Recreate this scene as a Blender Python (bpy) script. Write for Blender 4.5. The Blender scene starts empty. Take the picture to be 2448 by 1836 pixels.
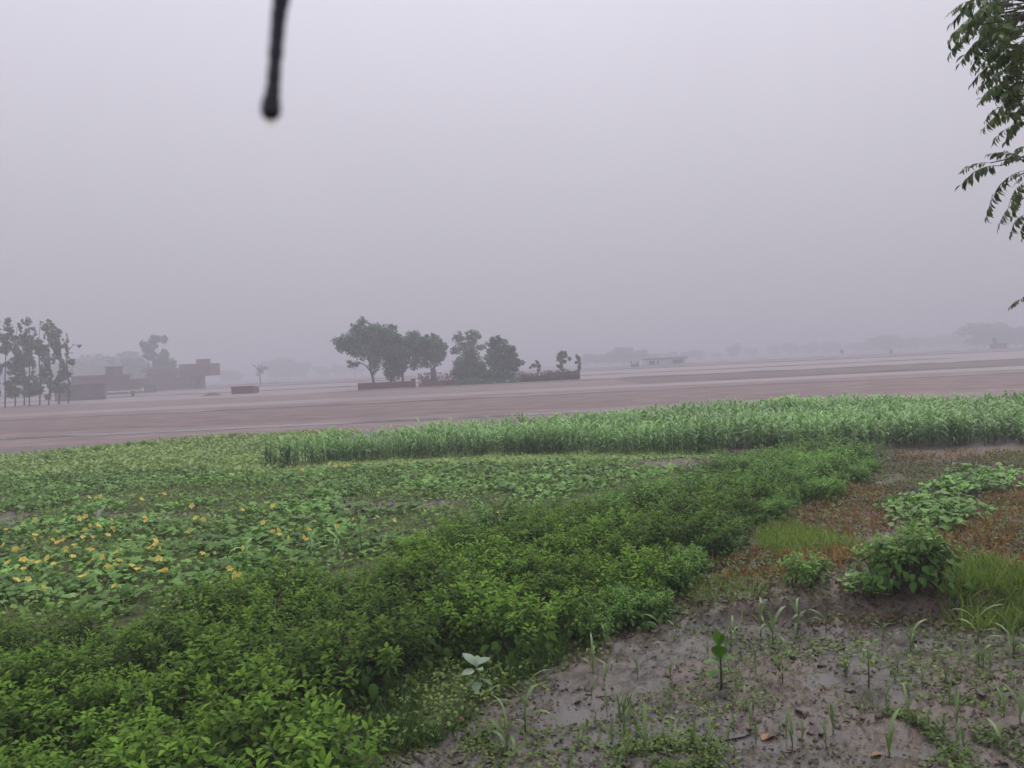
import bpy, math
import numpy as np
from mathutils import Matrix, Vector

# ------------------------------------------------------------------ camera, sky, sun, exposure
scene = bpy.context.scene
COL = scene.collection
CAM_H = 2.6
FPX = 1885.0                      # focal length in photo pixels (photo 2448 x 1836)
PITCH = math.atan(44.0 / FPX)
ROLL = math.atan(0.047)
cam_data = bpy.data.cameras.new("camera")
cam_data.sensor_width = 36.0
cam_data.lens = FPX / 2448.0 * 36.0
cam_data.clip_start = 0.02
cam_data.clip_end = 6000.0
cam_data.dof.use_dof = True
cam_data.dof.focus_distance = 14.0
cam_data.dof.aperture_fstop = 5.2
cam = bpy.data.objects.new("camera", cam_data)
COL.objects.link(cam)
CAM_M = (Matrix.Translation((0, 0, CAM_H)) @ Matrix.Rotation(math.radians(90) - PITCH, 4, 'X') @ Matrix.Rotation(-ROLL, 4, 'Z'))
cam.matrix_world = CAM_M
scene.camera = cam

SUN_EL, SUN_AZ = math.radians(58), math.radians(35)     # azimuth measured from +Y towards +X
world = bpy.data.worlds.new("World")
scene.world = world
world.use_nodes = True
wn, wl = world.node_tree.nodes, world.node_tree.links
wn.clear()
w_out = wn.new("ShaderNodeOutputWorld")
w_bg = wn.new("ShaderNodeBackground")
w_bg.inputs["Strength"].default_value = 0.1
w_sky = wn.new("ShaderNodeTexSky")
w_sky.sky_type = 'NISHITA'
w_sky.sun_disc = False
w_sky.sun_elevation = SUN_EL
w_sky.sun_rotation = SUN_AZ
w_sky.dust_density = 4.0
w_hsv = wn.new("ShaderNodeHueSaturation")
w_hsv.inputs["Saturation"].default_value = 0.12
w_co = wn.new("ShaderNodeTexCoord")
w_sep = wn.new("ShaderNodeSeparateXYZ")
w_ramp = wn.new("ShaderNodeMapRange")                   # overcast deck: brighter towards the zenith
w_ramp.inputs["From Min"].default_value = 0.0
w_ramp.inputs["From Max"].default_value = 1.0
w_ramp.inputs["To Min"].default_value = 4.75
w_ramp.inputs["To Max"].default_value = 15.4
w_pow = wn.new("ShaderNodeMath"); w_pow.operation = 'POWER'; w_pow.use_clamp = True
w_pow.inputs[1].default_value = 1.4
w_noise = wn.new("ShaderNodeTexNoise")
w_noise.inputs["Scale"].default_value = 1.6
w_noise.inputs["Detail"].default_value = 3.0
w_nmap = wn.new("ShaderNodeMapRange")
w_nmap.inputs["To Min"].default_value = 0.93
w_nmap.inputs["To Max"].default_value = 1.07
w_mul = wn.new("ShaderNodeMath"); w_mul.operation = 'MULTIPLY'
w_tint = wn.new("ShaderNodeVectorMath"); w_tint.operation = 'SCALE'
w_tint.inputs[0].default_value = (1.0, 0.970, 1.105)
w_mix = wn.new("ShaderNodeMix"); w_mix.data_type = 'RGBA'
w_mix.inputs["Factor"].default_value = 0.93
wl.new(w_co.outputs["Generated"], w_sep.inputs[0])
wl.new(w_sep.outputs["Z"], w_pow.inputs[0])
wl.new(w_pow.outputs[0], w_ramp.inputs["Value"])
wl.new(w_co.outputs["Generated"], w_noise.inputs["Vector"])
wl.new(w_noise.outputs["Fac"], w_nmap.inputs["Value"])
wl.new(w_ramp.outputs["Result"], w_mul.inputs[0])
wl.new(w_nmap.outputs["Result"], w_mul.inputs[1])
wl.new(w_mul.outputs[0], w_tint.inputs["Scale"])
wl.new(w_sky.outputs["Color"], w_hsv.inputs["Color"])
wl.new(w_hsv.outputs["Color"], w_mix.inputs["A"])
wl.new(w_tint.outputs["Vector"], w_mix.inputs["B"])
wl.new(w_mix.outputs["Result"], w_bg.inputs["Color"])
wl.new(w_bg.outputs[0], w_out.inputs["Surface"])

sun_data = bpy.data.lights.new("sun", 'SUN')
sun_data.energy = 1.4
sun_data.angle = math.radians(40)
sun_data.color = (1.0, 0.97, 0.93)
sun = bpy.data.objects.new("sun", sun_data)
COL.objects.link(sun)
sdir = Vector((math.sin(SUN_AZ) * math.cos(SUN_EL), math.cos(SUN_AZ) * math.cos(SUN_EL), math.sin(SUN_EL)))
sun.rotation_euler = (-sdir).to_track_quat('-Z', 'Y').to_euler()
sun.location = (0, 0, 60)

vs = scene.view_settings
vs.view_transform = 'Standard'
vs.look = 'None'
vs.exposure = 0.0
vs.gamma = 1.0
vs.use_curve_mapping = False
cy = scene.cycles
cy.max_bounces = 4
cy.diffuse_bounces = 2
cy.glossy_bounces = 2
cy.transmission_bounces = 4
cy.transparent_max_bounces = 8
cy.volume_bounces = 0
cy.use_denoising = True
cy.sample_clamp_indirect = 4.0

# ------------------------------------------------------------------ helpers
rng = np.random.default_rng(7)
CAM_R = np.array(CAM_M.to_3x3())


def G(u, v, z=0.0):
    """ground (or height z) point seen at photo pixel u, v"""
    d = CAM_R @ np.array([(u - 1224.0) / FPX, -(v - 918.0) / FPX, -1.0])
    t = (z - CAM_H) / d[2]
    return np.array([d[0] * t, d[1] * t, z])


def A(u, v, Y):
    """point at depth Y metres seen at photo pixel u, v"""
    d = CAM_R @ np.array([(u - 1224.0) / FPX, -(v - 918.0) / FPX, -1.0])
    t = Y / d[1]
    return np.array([d[0] * t, Y, CAM_H + d[2] * t])


def poly(pts, z=0.0):
    return np.array([G(u, v, z)[:2] for u, v in pts])


def inside(P, pg):
    x, y = P[:, 0], P[:, 1]
    res = np.zeros(len(P), bool)
    j = len(pg) - 1
    for i in range(len(pg)):
        xi, yi = pg[i]; xj, yj = pg[j]
        c = ((yi > y) != (yj > y)) & (x < (xj - xi) * (y - yi) / (yj - yi + 1e-12) + xi)
        res ^= c
        j = i
    return res


def fill(pg, n):
    lo, hi = pg.min(0), pg.max(0)
    out = np.zeros((0, 2))
    while len(out) < n:
        P = lo + rng.random((max(64, n * 3), 2)) * (hi - lo)
        out = np.vstack([out, P[inside(P, pg)]])
    return out[:n]


def _hash(ix, iy, seed):
    h = (ix.astype(np.int64) * 374761393 + iy.astype(np.int64) * 668265263 + seed * 974711) & 0x7fffffff
    h = (h ^ (h >> 13)) * 1274126177 & 0x7fffffff
    return ((h ^ (h >> 16)) & 0xffff) / 65535.0


def vnoise(x, y, seed=0):
    x = np.asarray(x, float); y = np.asarray(y, float)
    ix, iy = np.floor(x), np.floor(y)
    fx, fy = x - ix, y - iy
    fx = fx * fx * (3 - 2 * fx); fy = fy * fy * (3 - 2 * fy)
    a = _hash(ix, iy, seed); b = _hash(ix + 1, iy, seed)
    c = _hash(ix, iy + 1, seed); d = _hash(ix + 1, iy + 1, seed)
    return (a * (1 - fx) + b * fx) * (1 - fy) + (c * (1 - fx) + d * fx) * fy


def fbm(x, y, oct=4, seed=0):
    s, a, t = 0.0, 1.0, 0.0
    for k in range(oct):
        s = s + a * vnoise(x * 2 ** k, y * 2 ** k, seed + k * 17)
        t += a; a *= 0.5
    return s / t


def smooth(a, b, x):
    t = np.clip((x - a) / (b - a), 0, 1)
    return t * t * (3 - 2 * t)


def make_mesh(name, V, T, tint=None, mat=None, shade=True):
    V = np.asarray(V, np.float32); T = np.asarray(T, np.int32)
    me = bpy.data.meshes.new(name)
    k = T.shape[1]
    me.vertices.add(len(V)); me.vertices.foreach_set("co", V.ravel())
    me.loops.add(T.size); me.loops.foreach_set("vertex_index", T.ravel())
    me.polygons.add(len(T))
    me.polygons.foreach_set("loop_start", np.arange(0, T.size, k, dtype=np.int32))
    me.polygons.foreach_set("loop_total", np.full(len(T), k, np.int32))
    me.update(calc_edges=True)
    me.polygons.foreach_set("use_smooth", np.full(len(T), shade))
    if tint is not None:
        at = me.attributes.new("tint", 'FLOAT', 'POINT')
        at.data.foreach_set("value", np.asarray(tint, np.float32))
    if mat is not None:
        me.materials.append(mat)
    return me


def add(name, me, parent=None, loc=(0, 0, 0), rz=0.0, sc=1.0):
    o = bpy.data.objects.new(name, me)
    COL.objects.link(o)
    o.location = [float(c) for c in loc]
    o.rotation_euler = (0, 0, float(rz))
    o.scale = (sc, sc, sc)
    if parent is not None:
        o.parent = parent
    return o


def tag(o, label=None, cat=None, group=None, kind=None):
    if label: o["label"] = label
    if cat: o["category"] = cat
    if group: o["group"] = group
    if kind: o["kind"] = kind
    return o


class Geo:
    """collects triangles with a per-vertex tint"""
    def __init__(s):
        s.V, s.T, s.C, s.n = [], [], [], 0

    def add(s, V, T, c=0.5):
        V = np.asarray(V, float); T = np.asarray(T, int)
        s.V.append(V); s.T.append(T + s.n)
        s.C.append(np.full(len(V), c) if np.isscalar(c) else np.asarray(c))
        s.n += len(V)

    def tube(s, pts, rad, sides=6, c=0.5):
        pts = np.asarray(pts, float)
        rad = np.full(len(pts), rad) if np.isscalar(rad) else np.asarray(rad, float)
        V = []
        for i in range(len(pts)):
            d = pts[min(i + 1, len(pts) - 1)] - pts[max(i - 1, 0)]
            d = d / (np.linalg.norm(d) + 1e-9)
            a = np.cross(d, [0.31, 0.95, 0.05]); a /= np.linalg.norm(a) + 1e-9
            b = np.cross(d, a)
            for k in range(sides):
                t = 2 * math.pi * k / sides
                V.append(pts[i] + rad[i] * (math.cos(t) * a + math.sin(t) * b))
        T = []
        for i in range(len(pts) - 1):
            for k in range(sides):
                p, q = i * sides + k, i * sides + (k + 1) % sides
                T += [(p, q, q + sides), (p, q + sides, p + sides)]
        V.append(pts[0]); V.append(pts[-1])
        n0, n1 = len(V) - 2, len(V) - 1
        m = (len(pts) - 1) * sides
        for k in range(sides):
            T += [((k + 1) % sides, k, n0), (m + k, m + (k + 1) % sides, n1)]
        s.add(V, T, c)

    def box(s, lo, hi, c=0.5):
        x0, y0, z0 = lo; x1, y1, z1 = hi
        V = [(x0, y0, z0), (x1, y0, z0), (x1, y1, z0), (x0, y1, z0), (x0, y0, z1), (x1, y0, z1), (x1, y1, z1), (x0, y1, z1)]
        T = [(0, 2, 1), (0, 3, 2), (4, 5, 6), (4, 6, 7), (0, 1, 5), (0, 5, 4), (1, 2, 6), (1, 6, 5), (2, 3, 7), (2, 7, 6), (3, 0, 4), (3, 4, 7)]
        s.add(V, T, c)

    def scatter(s, tpl, pos, R, sc, tint):
        V, T = tpl
        n, k = len(pos), len(V)
        sc = np.asarray(sc, float)
        if sc.ndim == 1:
            sc = np.repeat(sc[:, None], 3, 1)
        W = np.einsum('nij,nkj->nki', R, V[None] * sc[:, None, :]) + pos[:, None, :]
        F = T[None] + (np.arange(n) * k)[:, None, None]
        s.add(W.reshape(-1, 3), F.reshape(-1, T.shape[1]), np.repeat(np.asarray(tint, float), k))

    def mesh(s, name, mat, shade=True):
        return make_mesh(name, np.vstack(s.V), np.vstack(s.T), np.concatenate(s.C), mat, shade)


def rot(phi, pitch, roll):
    """x axis = leaf direction: yaw phi, nose up by pitch, rolled"""
    phi, pitch, roll = np.broadcast_arrays(np.asarray(phi, float), np.asarray(pitch, float), np.asarray(roll, float))
    n = len(phi)
    cz, sz, cp, sp, cr, sr = np.cos(phi), np.sin(phi), np.cos(pitch), np.sin(pitch), np.cos(roll), np.sin(roll)
    Z = np.zeros(n); O = np.ones(n)
    Rz = np.stack([cz, -sz, Z, sz, cz, Z, Z, Z, O], 1).reshape(n, 3, 3)
    Ry = np.stack([cp, Z, -sp, Z, O, Z, sp, Z, cp], 1).reshape(n, 3, 3)
    Rx = np.stack([O, Z, Z, Z, cr, -sr, Z, sr, cr], 1).reshape(n, 3, 3)
    return Rz @ Ry @ Rx


# ------------------------------------------------------------------ materials
def new_mat(name):
    m = bpy.data.materials.new(name)
    m.use_nodes = True
    nt = m.node_tree
    nt.nodes.clear()
    return m, nt.nodes, nt.links


def leaf_mat(name, c0, c1, rough=0.45, trans=0.25, spec=0.5, var=0.18, patch=0.0):
    m, n, l = new_mat(name)
    out = n.new("ShaderNodeOutputMaterial")
    at = n.new("ShaderNodeAttribute"); at.attribute_name = "tint"
    mix = n.new("ShaderNodeMix"); mix.data_type = 'RGBA'
    mix.inputs["A"].default_value = (*c0, 1); mix.inputs["B"].default_value = (*c1, 1)
    l.new(at.outputs["Fac"], mix.inputs["Factor"])
    oi = n.new("ShaderNodeObjectInfo")
    mr = n.new("ShaderNodeMapRange")
    mr.inputs["To Min"].default_value = 1 - var; mr.inputs["To Max"].default_value = 1 + var
    l.new(oi.outputs["Random"], mr.inputs["Value"])
    hs = n.new("ShaderNodeHueSaturation")
    l.new(mr.outputs["Result"], hs.inputs["Value"])
    l.new(mix.outputs["Result"], hs.inputs["Color"])
    col = hs.outputs["Color"]
    if patch:
        g = n.new("ShaderNodeNewGeometry")
        nz = n.new("ShaderNodeTexNoise"); nz.inputs["Scale"].default_value = patch; nz.inputs["Detail"].default_value = 2
        l.new(g.outputs["Position"], nz.inputs["Vector"])
        m2 = n.new("ShaderNodeMapRange")
        m2.inputs["From Min"].default_value = 0.3; m2.inputs["From Max"].default_value = 0.7
        m2.inputs["To Min"].default_value = 0.7; m2.inputs["To Max"].default_value = 1.25
        l.new(nz.outputs["Fac"], m2.inputs["Value"])
        h2 = n.new("ShaderNodeHueSaturation")
        l.new(m2.outputs["Result"], h2.inputs["Value"])
        l.new(col, h2.inputs["Color"])
        col = h2.outputs["Color"]
    p = n.new("ShaderNodeBsdfPrincipled")
    p.inputs["Roughness"].default_value = rough
    p.inputs["Specular IOR Level"].default_value = spec
    l.new(col, p.inputs["Base Color"])
    if trans > 0:
        t = n.new("ShaderNodeBsdfTranslucent")
        l.new(col, t.inputs["Color"])
        ms = n.new("ShaderNodeMixShader"); ms.inputs[0].default_value = trans
        l.new(p.outputs[0], ms.inputs[1]); l.new(t.outputs[0], ms.inputs[2])
        l.new(ms.outputs[0], out.inputs["Surface"])
    else:
        l.new(p.outputs[0], out.inputs["Surface"])
    return m


def plain_mat(name, c0, c1, rough=0.8, scale=6.0, spec=0.4, bump=0.0, stretch=(1, 1, 1), rough2=None, bdist=0.02):
    """two-tone noise colour on object/world position"""
    m, n, l = new_mat(name)
    out = n.new("ShaderNodeOutputMaterial")
    g = n.new("ShaderNodeNewGeometry")
    mp = n.new("ShaderNodeMapping"); mp.inputs["Scale"].default_value = stretch
    l.new(g.outputs["Position"], mp.inputs["Vector"])
    nz = n.new("ShaderNodeTexNoise"); nz.inputs["Scale"].default_value = scale; nz.inputs["Detail"].default_value = 6
    nz.inputs["Roughness"].default_value = 0.62
    l.new(mp.outputs[0], nz.inputs["Vector"])
    r = n.new("ShaderNodeMapRange"); r.inputs["From Min"].default_value = 0.32; r.inputs["From Max"].default_value = 0.68
    l.new(nz.outputs["Fac"], r.inputs["Value"])
    mix = n.new("ShaderNodeMix"); mix.data_type = 'RGBA'
    mix.inputs["A"].default_value = (*c0, 1); mix.inputs["B"].default_value = (*c1, 1)
    l.new(r.outputs["Result"], mix.inputs["Factor"])
    p = n.new("ShaderNodeBsdfPrincipled")
    p.inputs["Roughness"].default_value = rough
    p.inputs["Specular IOR Level"].default_value = spec
    l.new(mix.outputs["Result"], p.inputs["Base Color"])
    if rough2 is not None:
        rr = n.new("ShaderNodeMapRange")
        rr.inputs["To Min"].default_value = rough; rr.inputs["To Max"].default_value = rough2
        l.new(r.outputs["Result"], rr.inputs["Value"]); l.new(rr.outputs["Result"], p.inputs["Roughness"])
    if bump:
        b = n.new("ShaderNodeBump"); b.inputs["Strength"].default_value = bump; b.inputs["Distance"].default_value = bdist
        l.new(nz.outputs["Fac"], b.inputs["Height"]); l.new(b.outputs[0], p.inputs["Normal"])
    l.new(p.outputs[0], out.inputs["Surface"])
    return m


M = {}
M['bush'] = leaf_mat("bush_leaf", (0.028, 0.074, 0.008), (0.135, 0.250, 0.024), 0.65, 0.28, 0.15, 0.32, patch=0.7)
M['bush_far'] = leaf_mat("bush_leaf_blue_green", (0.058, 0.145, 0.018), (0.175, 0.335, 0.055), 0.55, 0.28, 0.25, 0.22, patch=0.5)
M['stem'] = plain_mat("plant_stem", (0.040, 0.038, 0.018), (0.075, 0.070, 0.030), 0.7, 30)
M['maize'] = leaf_mat("maize_leaf", (0.056, 0.145, 0.030), (0.215, 0.390, 0.105), 0.42, 0.28, 0.38, 0.2, patch=0.25)
M['vine'] = leaf_mat("gourd_leaf", (0.062, 0.150, 0.018), (0.205, 0.390, 0.082), 0.50, 0.28, 0.28, 0.28, patch=0.9)
M['flower'] = leaf_mat("gourd_flower", (0.80, 0.56, 0.07), (0.85, 0.72, 0.22), 0.6, 0.35, 0.3, 0.1)
M['grass_light'] = leaf_mat("light_grass", (0.165, 0.260, 0.058), (0.285, 0.410, 0.110), 0.5, 0.25, 0.4, 0.05, patch=0.5)
M['grass_lime'] = leaf_mat("lime_grass", (0.115, 0.195, 0.020), (0.235, 0.350, 0.050), 0.5, 0.25, 0.4, 0.05, patch=1.5)
M['grass_dark'] = leaf_mat("dark_grass", (0.035, 0.085, 0.014), (0.110, 0.190, 0.036), 0.5, 0.2, 0.4, 0.05)
M['weed'] = leaf_mat("low_weed", (0.070, 0.125, 0.018), (0.160, 0.240, 0.048), 0.55, 0.25, 0.3, 0.1, patch=0.8)
M['weed_light'] = leaf_mat("light_weed", (0.090, 0.175, 0.024), (0.215, 0.350, 0.070), 0.55, 0.25, 0.25, 0.1, patch=0.6)
M['olive'] = leaf_mat("olive_weed", (0.070, 0.080, 0.026), (0.150, 0.160, 0.065), 0.6, 0.2, 0.25, 0.1, patch=1.2)
M['withered'] = leaf_mat("withered_weed", (0.185, 0.088, 0.028), (0.370, 0.220, 0.080), 0.6, 0.22, 0.3, 0.05, patch=1.2)
M['seedling'] = leaf_mat("seedling_leaf", (0.085, 0.150, 0.035), (0.170, 0.245, 0.085), 0.4, 0.25, 0.5, 0.12)
M['bright'] = leaf_mat("bright_leaf", (0.060, 0.160, 0.012), (0.120, 0.250, 0.024), 0.4, 0.25, 0.5, 0.08)
M['pale'] = leaf_mat("pale_leaf", (0.14, 0.22, 0.12), (0.22, 0.31, 0.19), 0.4, 0.2, 0.5, 0.05)
M['neem'] = leaf_mat("neem_leaf", (0.048, 0.105, 0.036), (0.155, 0.215, 0.062), 0.45, 0.38, 0.5, 0.3)
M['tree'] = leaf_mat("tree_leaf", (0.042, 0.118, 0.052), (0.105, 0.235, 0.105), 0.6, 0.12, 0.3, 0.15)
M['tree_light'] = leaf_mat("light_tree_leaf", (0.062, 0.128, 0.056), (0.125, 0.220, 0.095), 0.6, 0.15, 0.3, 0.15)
M['bark'] = plain_mat("bark", (0.045, 0.036, 0.028), (0.090, 0.072, 0.056), 0.85, 8, 0.2, 0.4)
M['brick'] = plain_mat("weathered_brick", (0.105, 0.052, 0.045), (0.170, 0.085, 0.070), 0.85, 1.2, 0.2, 0.3)
M['brick_red'] = plain_mat("red_brick", (0.150, 0.050, 0.042), (0.205, 0.080, 0.062), 0.8, 2.0, 0.2, 0.3)
M['plaster'] = plain_mat("pale_plaster", (0.50, 0.48, 0.47), (0.62, 0.60, 0.58), 0.8, 0.6, 0.2)
M['dark_open'] = plain_mat("dark_opening", (0.02, 0.02, 0.02), (0.04, 0.04, 0.04), 0.8, 2)
M['concrete'] = plain_mat("old_concrete", (0.12, 0.105, 0.105), (0.20, 0.18, 0.175), 0.85, 0.7, 0.2)
M['cord'] = plain_mat("wet_dark_cord", (0.007, 0.009, 0.018), (0.014, 0.016, 0.030), 0.45, 300, 0.4)
M['dry_leaf'] = leaf_mat("dry_leaf", (0.25, 0.12, 0.06), (0.36, 0.22, 0.12), 0.6, 0.2, 0.3, 0.1)
m, n, l = new_mat("water_drop")
o_ = n.new("ShaderNodeOutputMaterial"); p_ = n.new("ShaderNodeBsdfPrincipled")
p_.inputs["Base Color"].default_value = (0.85, 0.8, 0.6, 1); p_.inputs["Roughness"].default_value = 0.02
p_.inputs["IOR"].default_value = 1.33; p_.inputs["Transmission Weight"].default_value = 1.0
l.new(p_.outputs[0], o_.inputs["Surface"]); M['drop'] = m

# far field soils (wet earth, glossier where water stands)
M['field'] = plain_mat("wet_field_soil", (0.140, 0.100, 0.092), (0.195, 0.142, 0.130), 0.75, 0.45, 0.25, 0.4, (0.8, 1.0, 1.0), 0.55, 0.08)
M['field_dark'] = plain_mat("ploughed_field_soil", (0.095, 0.066, 0.064), (0.140, 0.100, 0.095), 0.75, 0.3, 0.3, 0.8, (0.35, 1.0, 1.0), None, 0.15)
M['field_mid'] = plain_mat("damp_field_soil", (0.125, 0.089, 0.083), (0.175, 0.126, 0.116), 0.8, 0.5, 0.2, 0.4, (0.8, 1.0, 1.0), 0.55, 0.08)
M['field_wet'] = plain_mat("flooded_field_soil", (0.150, 0.112, 0.106), (0.205, 0.156, 0.146), 0.45, 0.15, 0.5, 0.15, (0.3, 1.0, 1.0), 0.42, 0.04)
M['pasture'] = plain_mat("short_green_pasture", (0.150, 0.210, 0.062), (0.220, 0.290, 0.095), 0.8, 3.0, 0.15, 0.5)
M['path'] = plain_mat("earth_path", (0.150, 0.125, 0.098), (0.210, 0.180, 0.145), 0.6, 2.0, 0.4, 0.5)

# mud: colour and wetness from its own relief attributes
m, n, l = new_mat("garden_mud")
out = n.new("ShaderNodeOutputMaterial")
p = n.new("ShaderNodeBsdfPrincipled")
g = n.new("ShaderNodeNewGeometry")
nz = n.new("ShaderNodeTexNoise"); nz.inputs["Scale"].default_value = 7.0; nz.inputs["Detail"].default_value = 8; nz.inputs["Roughness"].default_value = 0.7
nf = n.new("ShaderNodeTexNoise"); nf.inputs["Scale"].default_value = 60.0; nf.inputs["Detail"].default_value = 4
l.new(g.outputs["Position"], nz.inputs["Vector"]); l.new(g.outputs["Position"], nf.inputs["Vector"])
r1 = n.new("ShaderNodeMapRange"); r1.inputs["From Min"].default_value = 0.35; r1.inputs["From Max"].default_value = 0.65
l.new(nz.outputs["Fac"], r1.inputs["Value"])
mA = n.new("ShaderNodeMix"); mA.data_type = 'RGBA'
mA.inputs["A"].default_value = (0.022, 0.018, 0.013, 1); mA.inputs["B"].default_value = (0.108, 0.096, 0.078, 1)
l.new(r1.outputs["Result"], mA.inputs["Factor"])
mB = n.new("ShaderNodeMix"); mB.data_type = 'RGBA'
mB.inputs["A"].default_value = (0.050, 0.028, 0.016, 1); mB.inputs["B"].default_value = (0.140, 0.088, 0.056, 1)
l.new(r1.outputs["Result"], mB.inputs["Factor"])
a_b = n.new("ShaderNodeAttribute"); a_b.attribute_name = "tint"
mC = n.new("ShaderNodeMix"); mC.data_type = 'RGBA'
l.new(a_b.outputs["Fac"], mC.inputs["Factor"]); l.new(mA.outputs["Result"], mC.inputs["A"]); l.new(mB.outputs["Result"], mC.inputs["B"])
l.new(mC.outputs["Result"], p.inputs["Base Color"])
rr = n.new("ShaderNodeMapRange"); rr.inputs["To Min"].default_value = 0.18; rr.inputs["To Max"].default_value = 0.74
l.new(nz.outputs["Fac"], rr.inputs["Value"]); l.new(rr.outputs["Result"], p.inputs["Roughness"])
b = n.new("ShaderNodeBump"); b.inputs["Strength"].default_value = 0.6; b.inputs["Distance"].default_value = 0.012
l.new(nf.outputs["Fac"], b.inputs["Height"]); l.new(b.outputs[0], p.inputs["Normal"])
l.new(p.outputs[0], out.inputs["Surface"])
M['mud'] = m
M['undergrowth'] = plain_mat("dark_green_undergrowth", (0.030, 0.038, 0.014), (0.085, 0.110, 0.034), 0.85, 5.0, 0.15, 0.6)
M['poplar'] = leaf_mat("poplar_leaf", (0.100, 0.150, 0.085), (0.190, 0.260, 0.150), 0.6, 0.2, 0.3, 0.15)
M['litter'] = leaf_mat("rotting_leaf", (0.035, 0.026, 0.020), (0.190, 0.140, 0.105), 0.6, 0.0, 0.3, 0.05, patch=2.0)

m, n, l = new_mat("muddy_water")
out = n.new("ShaderNodeOutputMaterial"); p = n.new("ShaderNodeBsdfPrincipled")
p.inputs["Base Color"].default_value = (0.115, 0.104, 0.094, 1); p.inputs["Roughness"].default_value = 0.10
p.inputs["IOR"].default_value = 1.33
g = n.new("ShaderNodeNewGeometry"); nz = n.new("ShaderNodeTexNoise"); nz.inputs["Scale"].default_value = 35; nz.inputs["Detail"].default_value = 3
l.new(g.outputs["Position"], nz.inputs["Vector"])
b = n.new("ShaderNodeBump"); b.inputs["Strength"].default_value = 0.25; b.inputs["Distance"].default_value = 0.01
l.new(nz.outputs["Fac"], b.inputs["Height"]); l.new(b.outputs[0], p.inputs["Normal"])
l.new(p.outputs[0], out.inputs["Surface"])
M['water'] = m

# ------------------------------------------------------------------ regions (world polygons)
BUSH_FRONT = [(840, 2000), (810, 1836), (850, 1750), (980, 1665), (1160, 1610), (1330, 1568), (1460, 1508), (1580, 1448),
              (1660, 1388), (1740, 1322), (1820, 1257), (1900, 1206), (1970, 1190), (2040, 1140), (2150, 1086)]
BUSH_BACK = [(2120, 1050), (1900, 1052), (1760, 1082), (1640, 1115), (1500, 1150), (1300, 1188), (1120, 1212), (1000, 1252),
             (880, 1312), (760, 1335), (560, 1388), (250, 1432), (0, 1442), (-160, 1450), (-160, 2000)]
PG_BUSH = np.vstack([poly(BUSH_FRONT), poly(BUSH_BACK, 0.52)])
PG_MAIZE = np.vstack([poly([(606, 1128), (900, 1106), (1200, 1094), (1500, 1092), (1700, 1090), (1900, 1086), (2150, 1078), (2448, 1070), (2600, 1066)]),
                      poly([(2600, 925), (2448, 930), (2200, 934), (1900, 941), (1700, 950), (1400, 972), (1200, 988), (1000, 1003), (820, 1018), (700, 1036)], 0.92)])
PG_VINE = poly([(-140, 1150), (100, 1138), (400, 1128), (620, 1140), (900, 1122), (1300, 1108), (1600, 1104), (1690, 1108), (1560, 1150), (1300, 1210),
                (1050, 1280), (900, 1345), (700, 1420), (300, 1500), (-140, 1530)])
PG_PASTURE = poly([(-200, 1118), (0, 1099), (300, 1068), (640, 1036), (850, 1018), (850, 1030), (640, 1140), (300, 1140), (-200, 1160)])
PG_MUD = poly([(900, 1960), (960, 1760), (1330, 1560), (1480, 1500), (1720, 1505), (2000, 1510), (2600, 1530), (2700, 1960)])
PG_BROWN = [poly(q) for q in (
    [(1850, 1185), (1960, 1150), (2150, 1175), (2140, 1290), (2060, 1325), (1900, 1290), (1810, 1235)],
    [(1640, 1400), (1980, 1362), (2060, 1340), (2080, 1385), (1900, 1425), (1760, 1450), (1640, 1450)],
    [(2210, 1310), (2330, 1250), (2500, 1190), (2500, 1450), (2330, 1400), (2240, 1350)],
    [(2340, 1165), (2500, 1150), (2500, 1240), (2330, 1250)],
    [(2140, 1085), (2448, 1078), (2448, 1100), (2150, 1112)])]
PG_LIME = [poly(q) for q in (
    [(1815, 1292), (1895, 1275), (2030, 1330), (2045, 1366), (1850, 1374), (1805, 1350)],
    [(2285, 1415), (2330, 1392), (2470, 1445), (2500, 1535), (2300, 1512), (2268, 1470)])]
PG_YELLOW = [poly(q) for q in (
    [(2080, 1132), (2230, 1108), (2262, 1165), (2130, 1182)],
    [(2370, 1088), (2500, 1082), (2500, 1135), (2400, 1125)],
    [(1650, 1425), (1800, 1440), (1820, 1485), (1640, 1490)],
    [(2030, 1330), (2070, 1330), (2080, 1370), (2040, 1366)])]
BARE = [poly(q) for q in ([(-60, 1232), (60, 1229), (105, 1242), (80, 1258), (-60, 1260)], [(215, 1226), (300, 1232), (470, 1228), (470, 1242), (330, 1254), (220, 1250)],
                          [(800, 1206), (900, 1202), (1040, 1203), (1050, 1220), (900, 1230), (810, 1226)], [(1480, 1098), (1720, 1092), (1700, 1122), (1500, 1125)])]
PUDDLES = [((1460, 1712), 0.55, 0.22), ((1570, 1770), 0.45, 0.16), ((1290, 1800), 0.30, 0.14), ((1975, 1640), 0.28, 0.14),
           ((1880, 1545), 0.5, 0.16), ((2140, 1345), 0.6, 0.35), ((2075, 1430), 0.38, 0.28), ((2240, 1790), 0.35, 0.14),
           ((2250, 1560), 0.6, 0.16), ((1080, 1790), 0.22, 0.12), ((1860, 1775), 0.4, 0.14), ((1750, 1690), 0.3, 0.1), ((300, 1246), 0.42, 0.22), ((430, 1238), 0.3, 0.15), ((40, 1248), 0.45, 0.24), ((880, 1220), 0.4, 0.2)]
PUD = [(G(*c)[:2], a, b) for c, a, b in PUDDLES]


def in_any(P, pgs):
    r = np.zeros(len(P), bool)
    for q in pgs: r |= inside(P, q)
    return r


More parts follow.
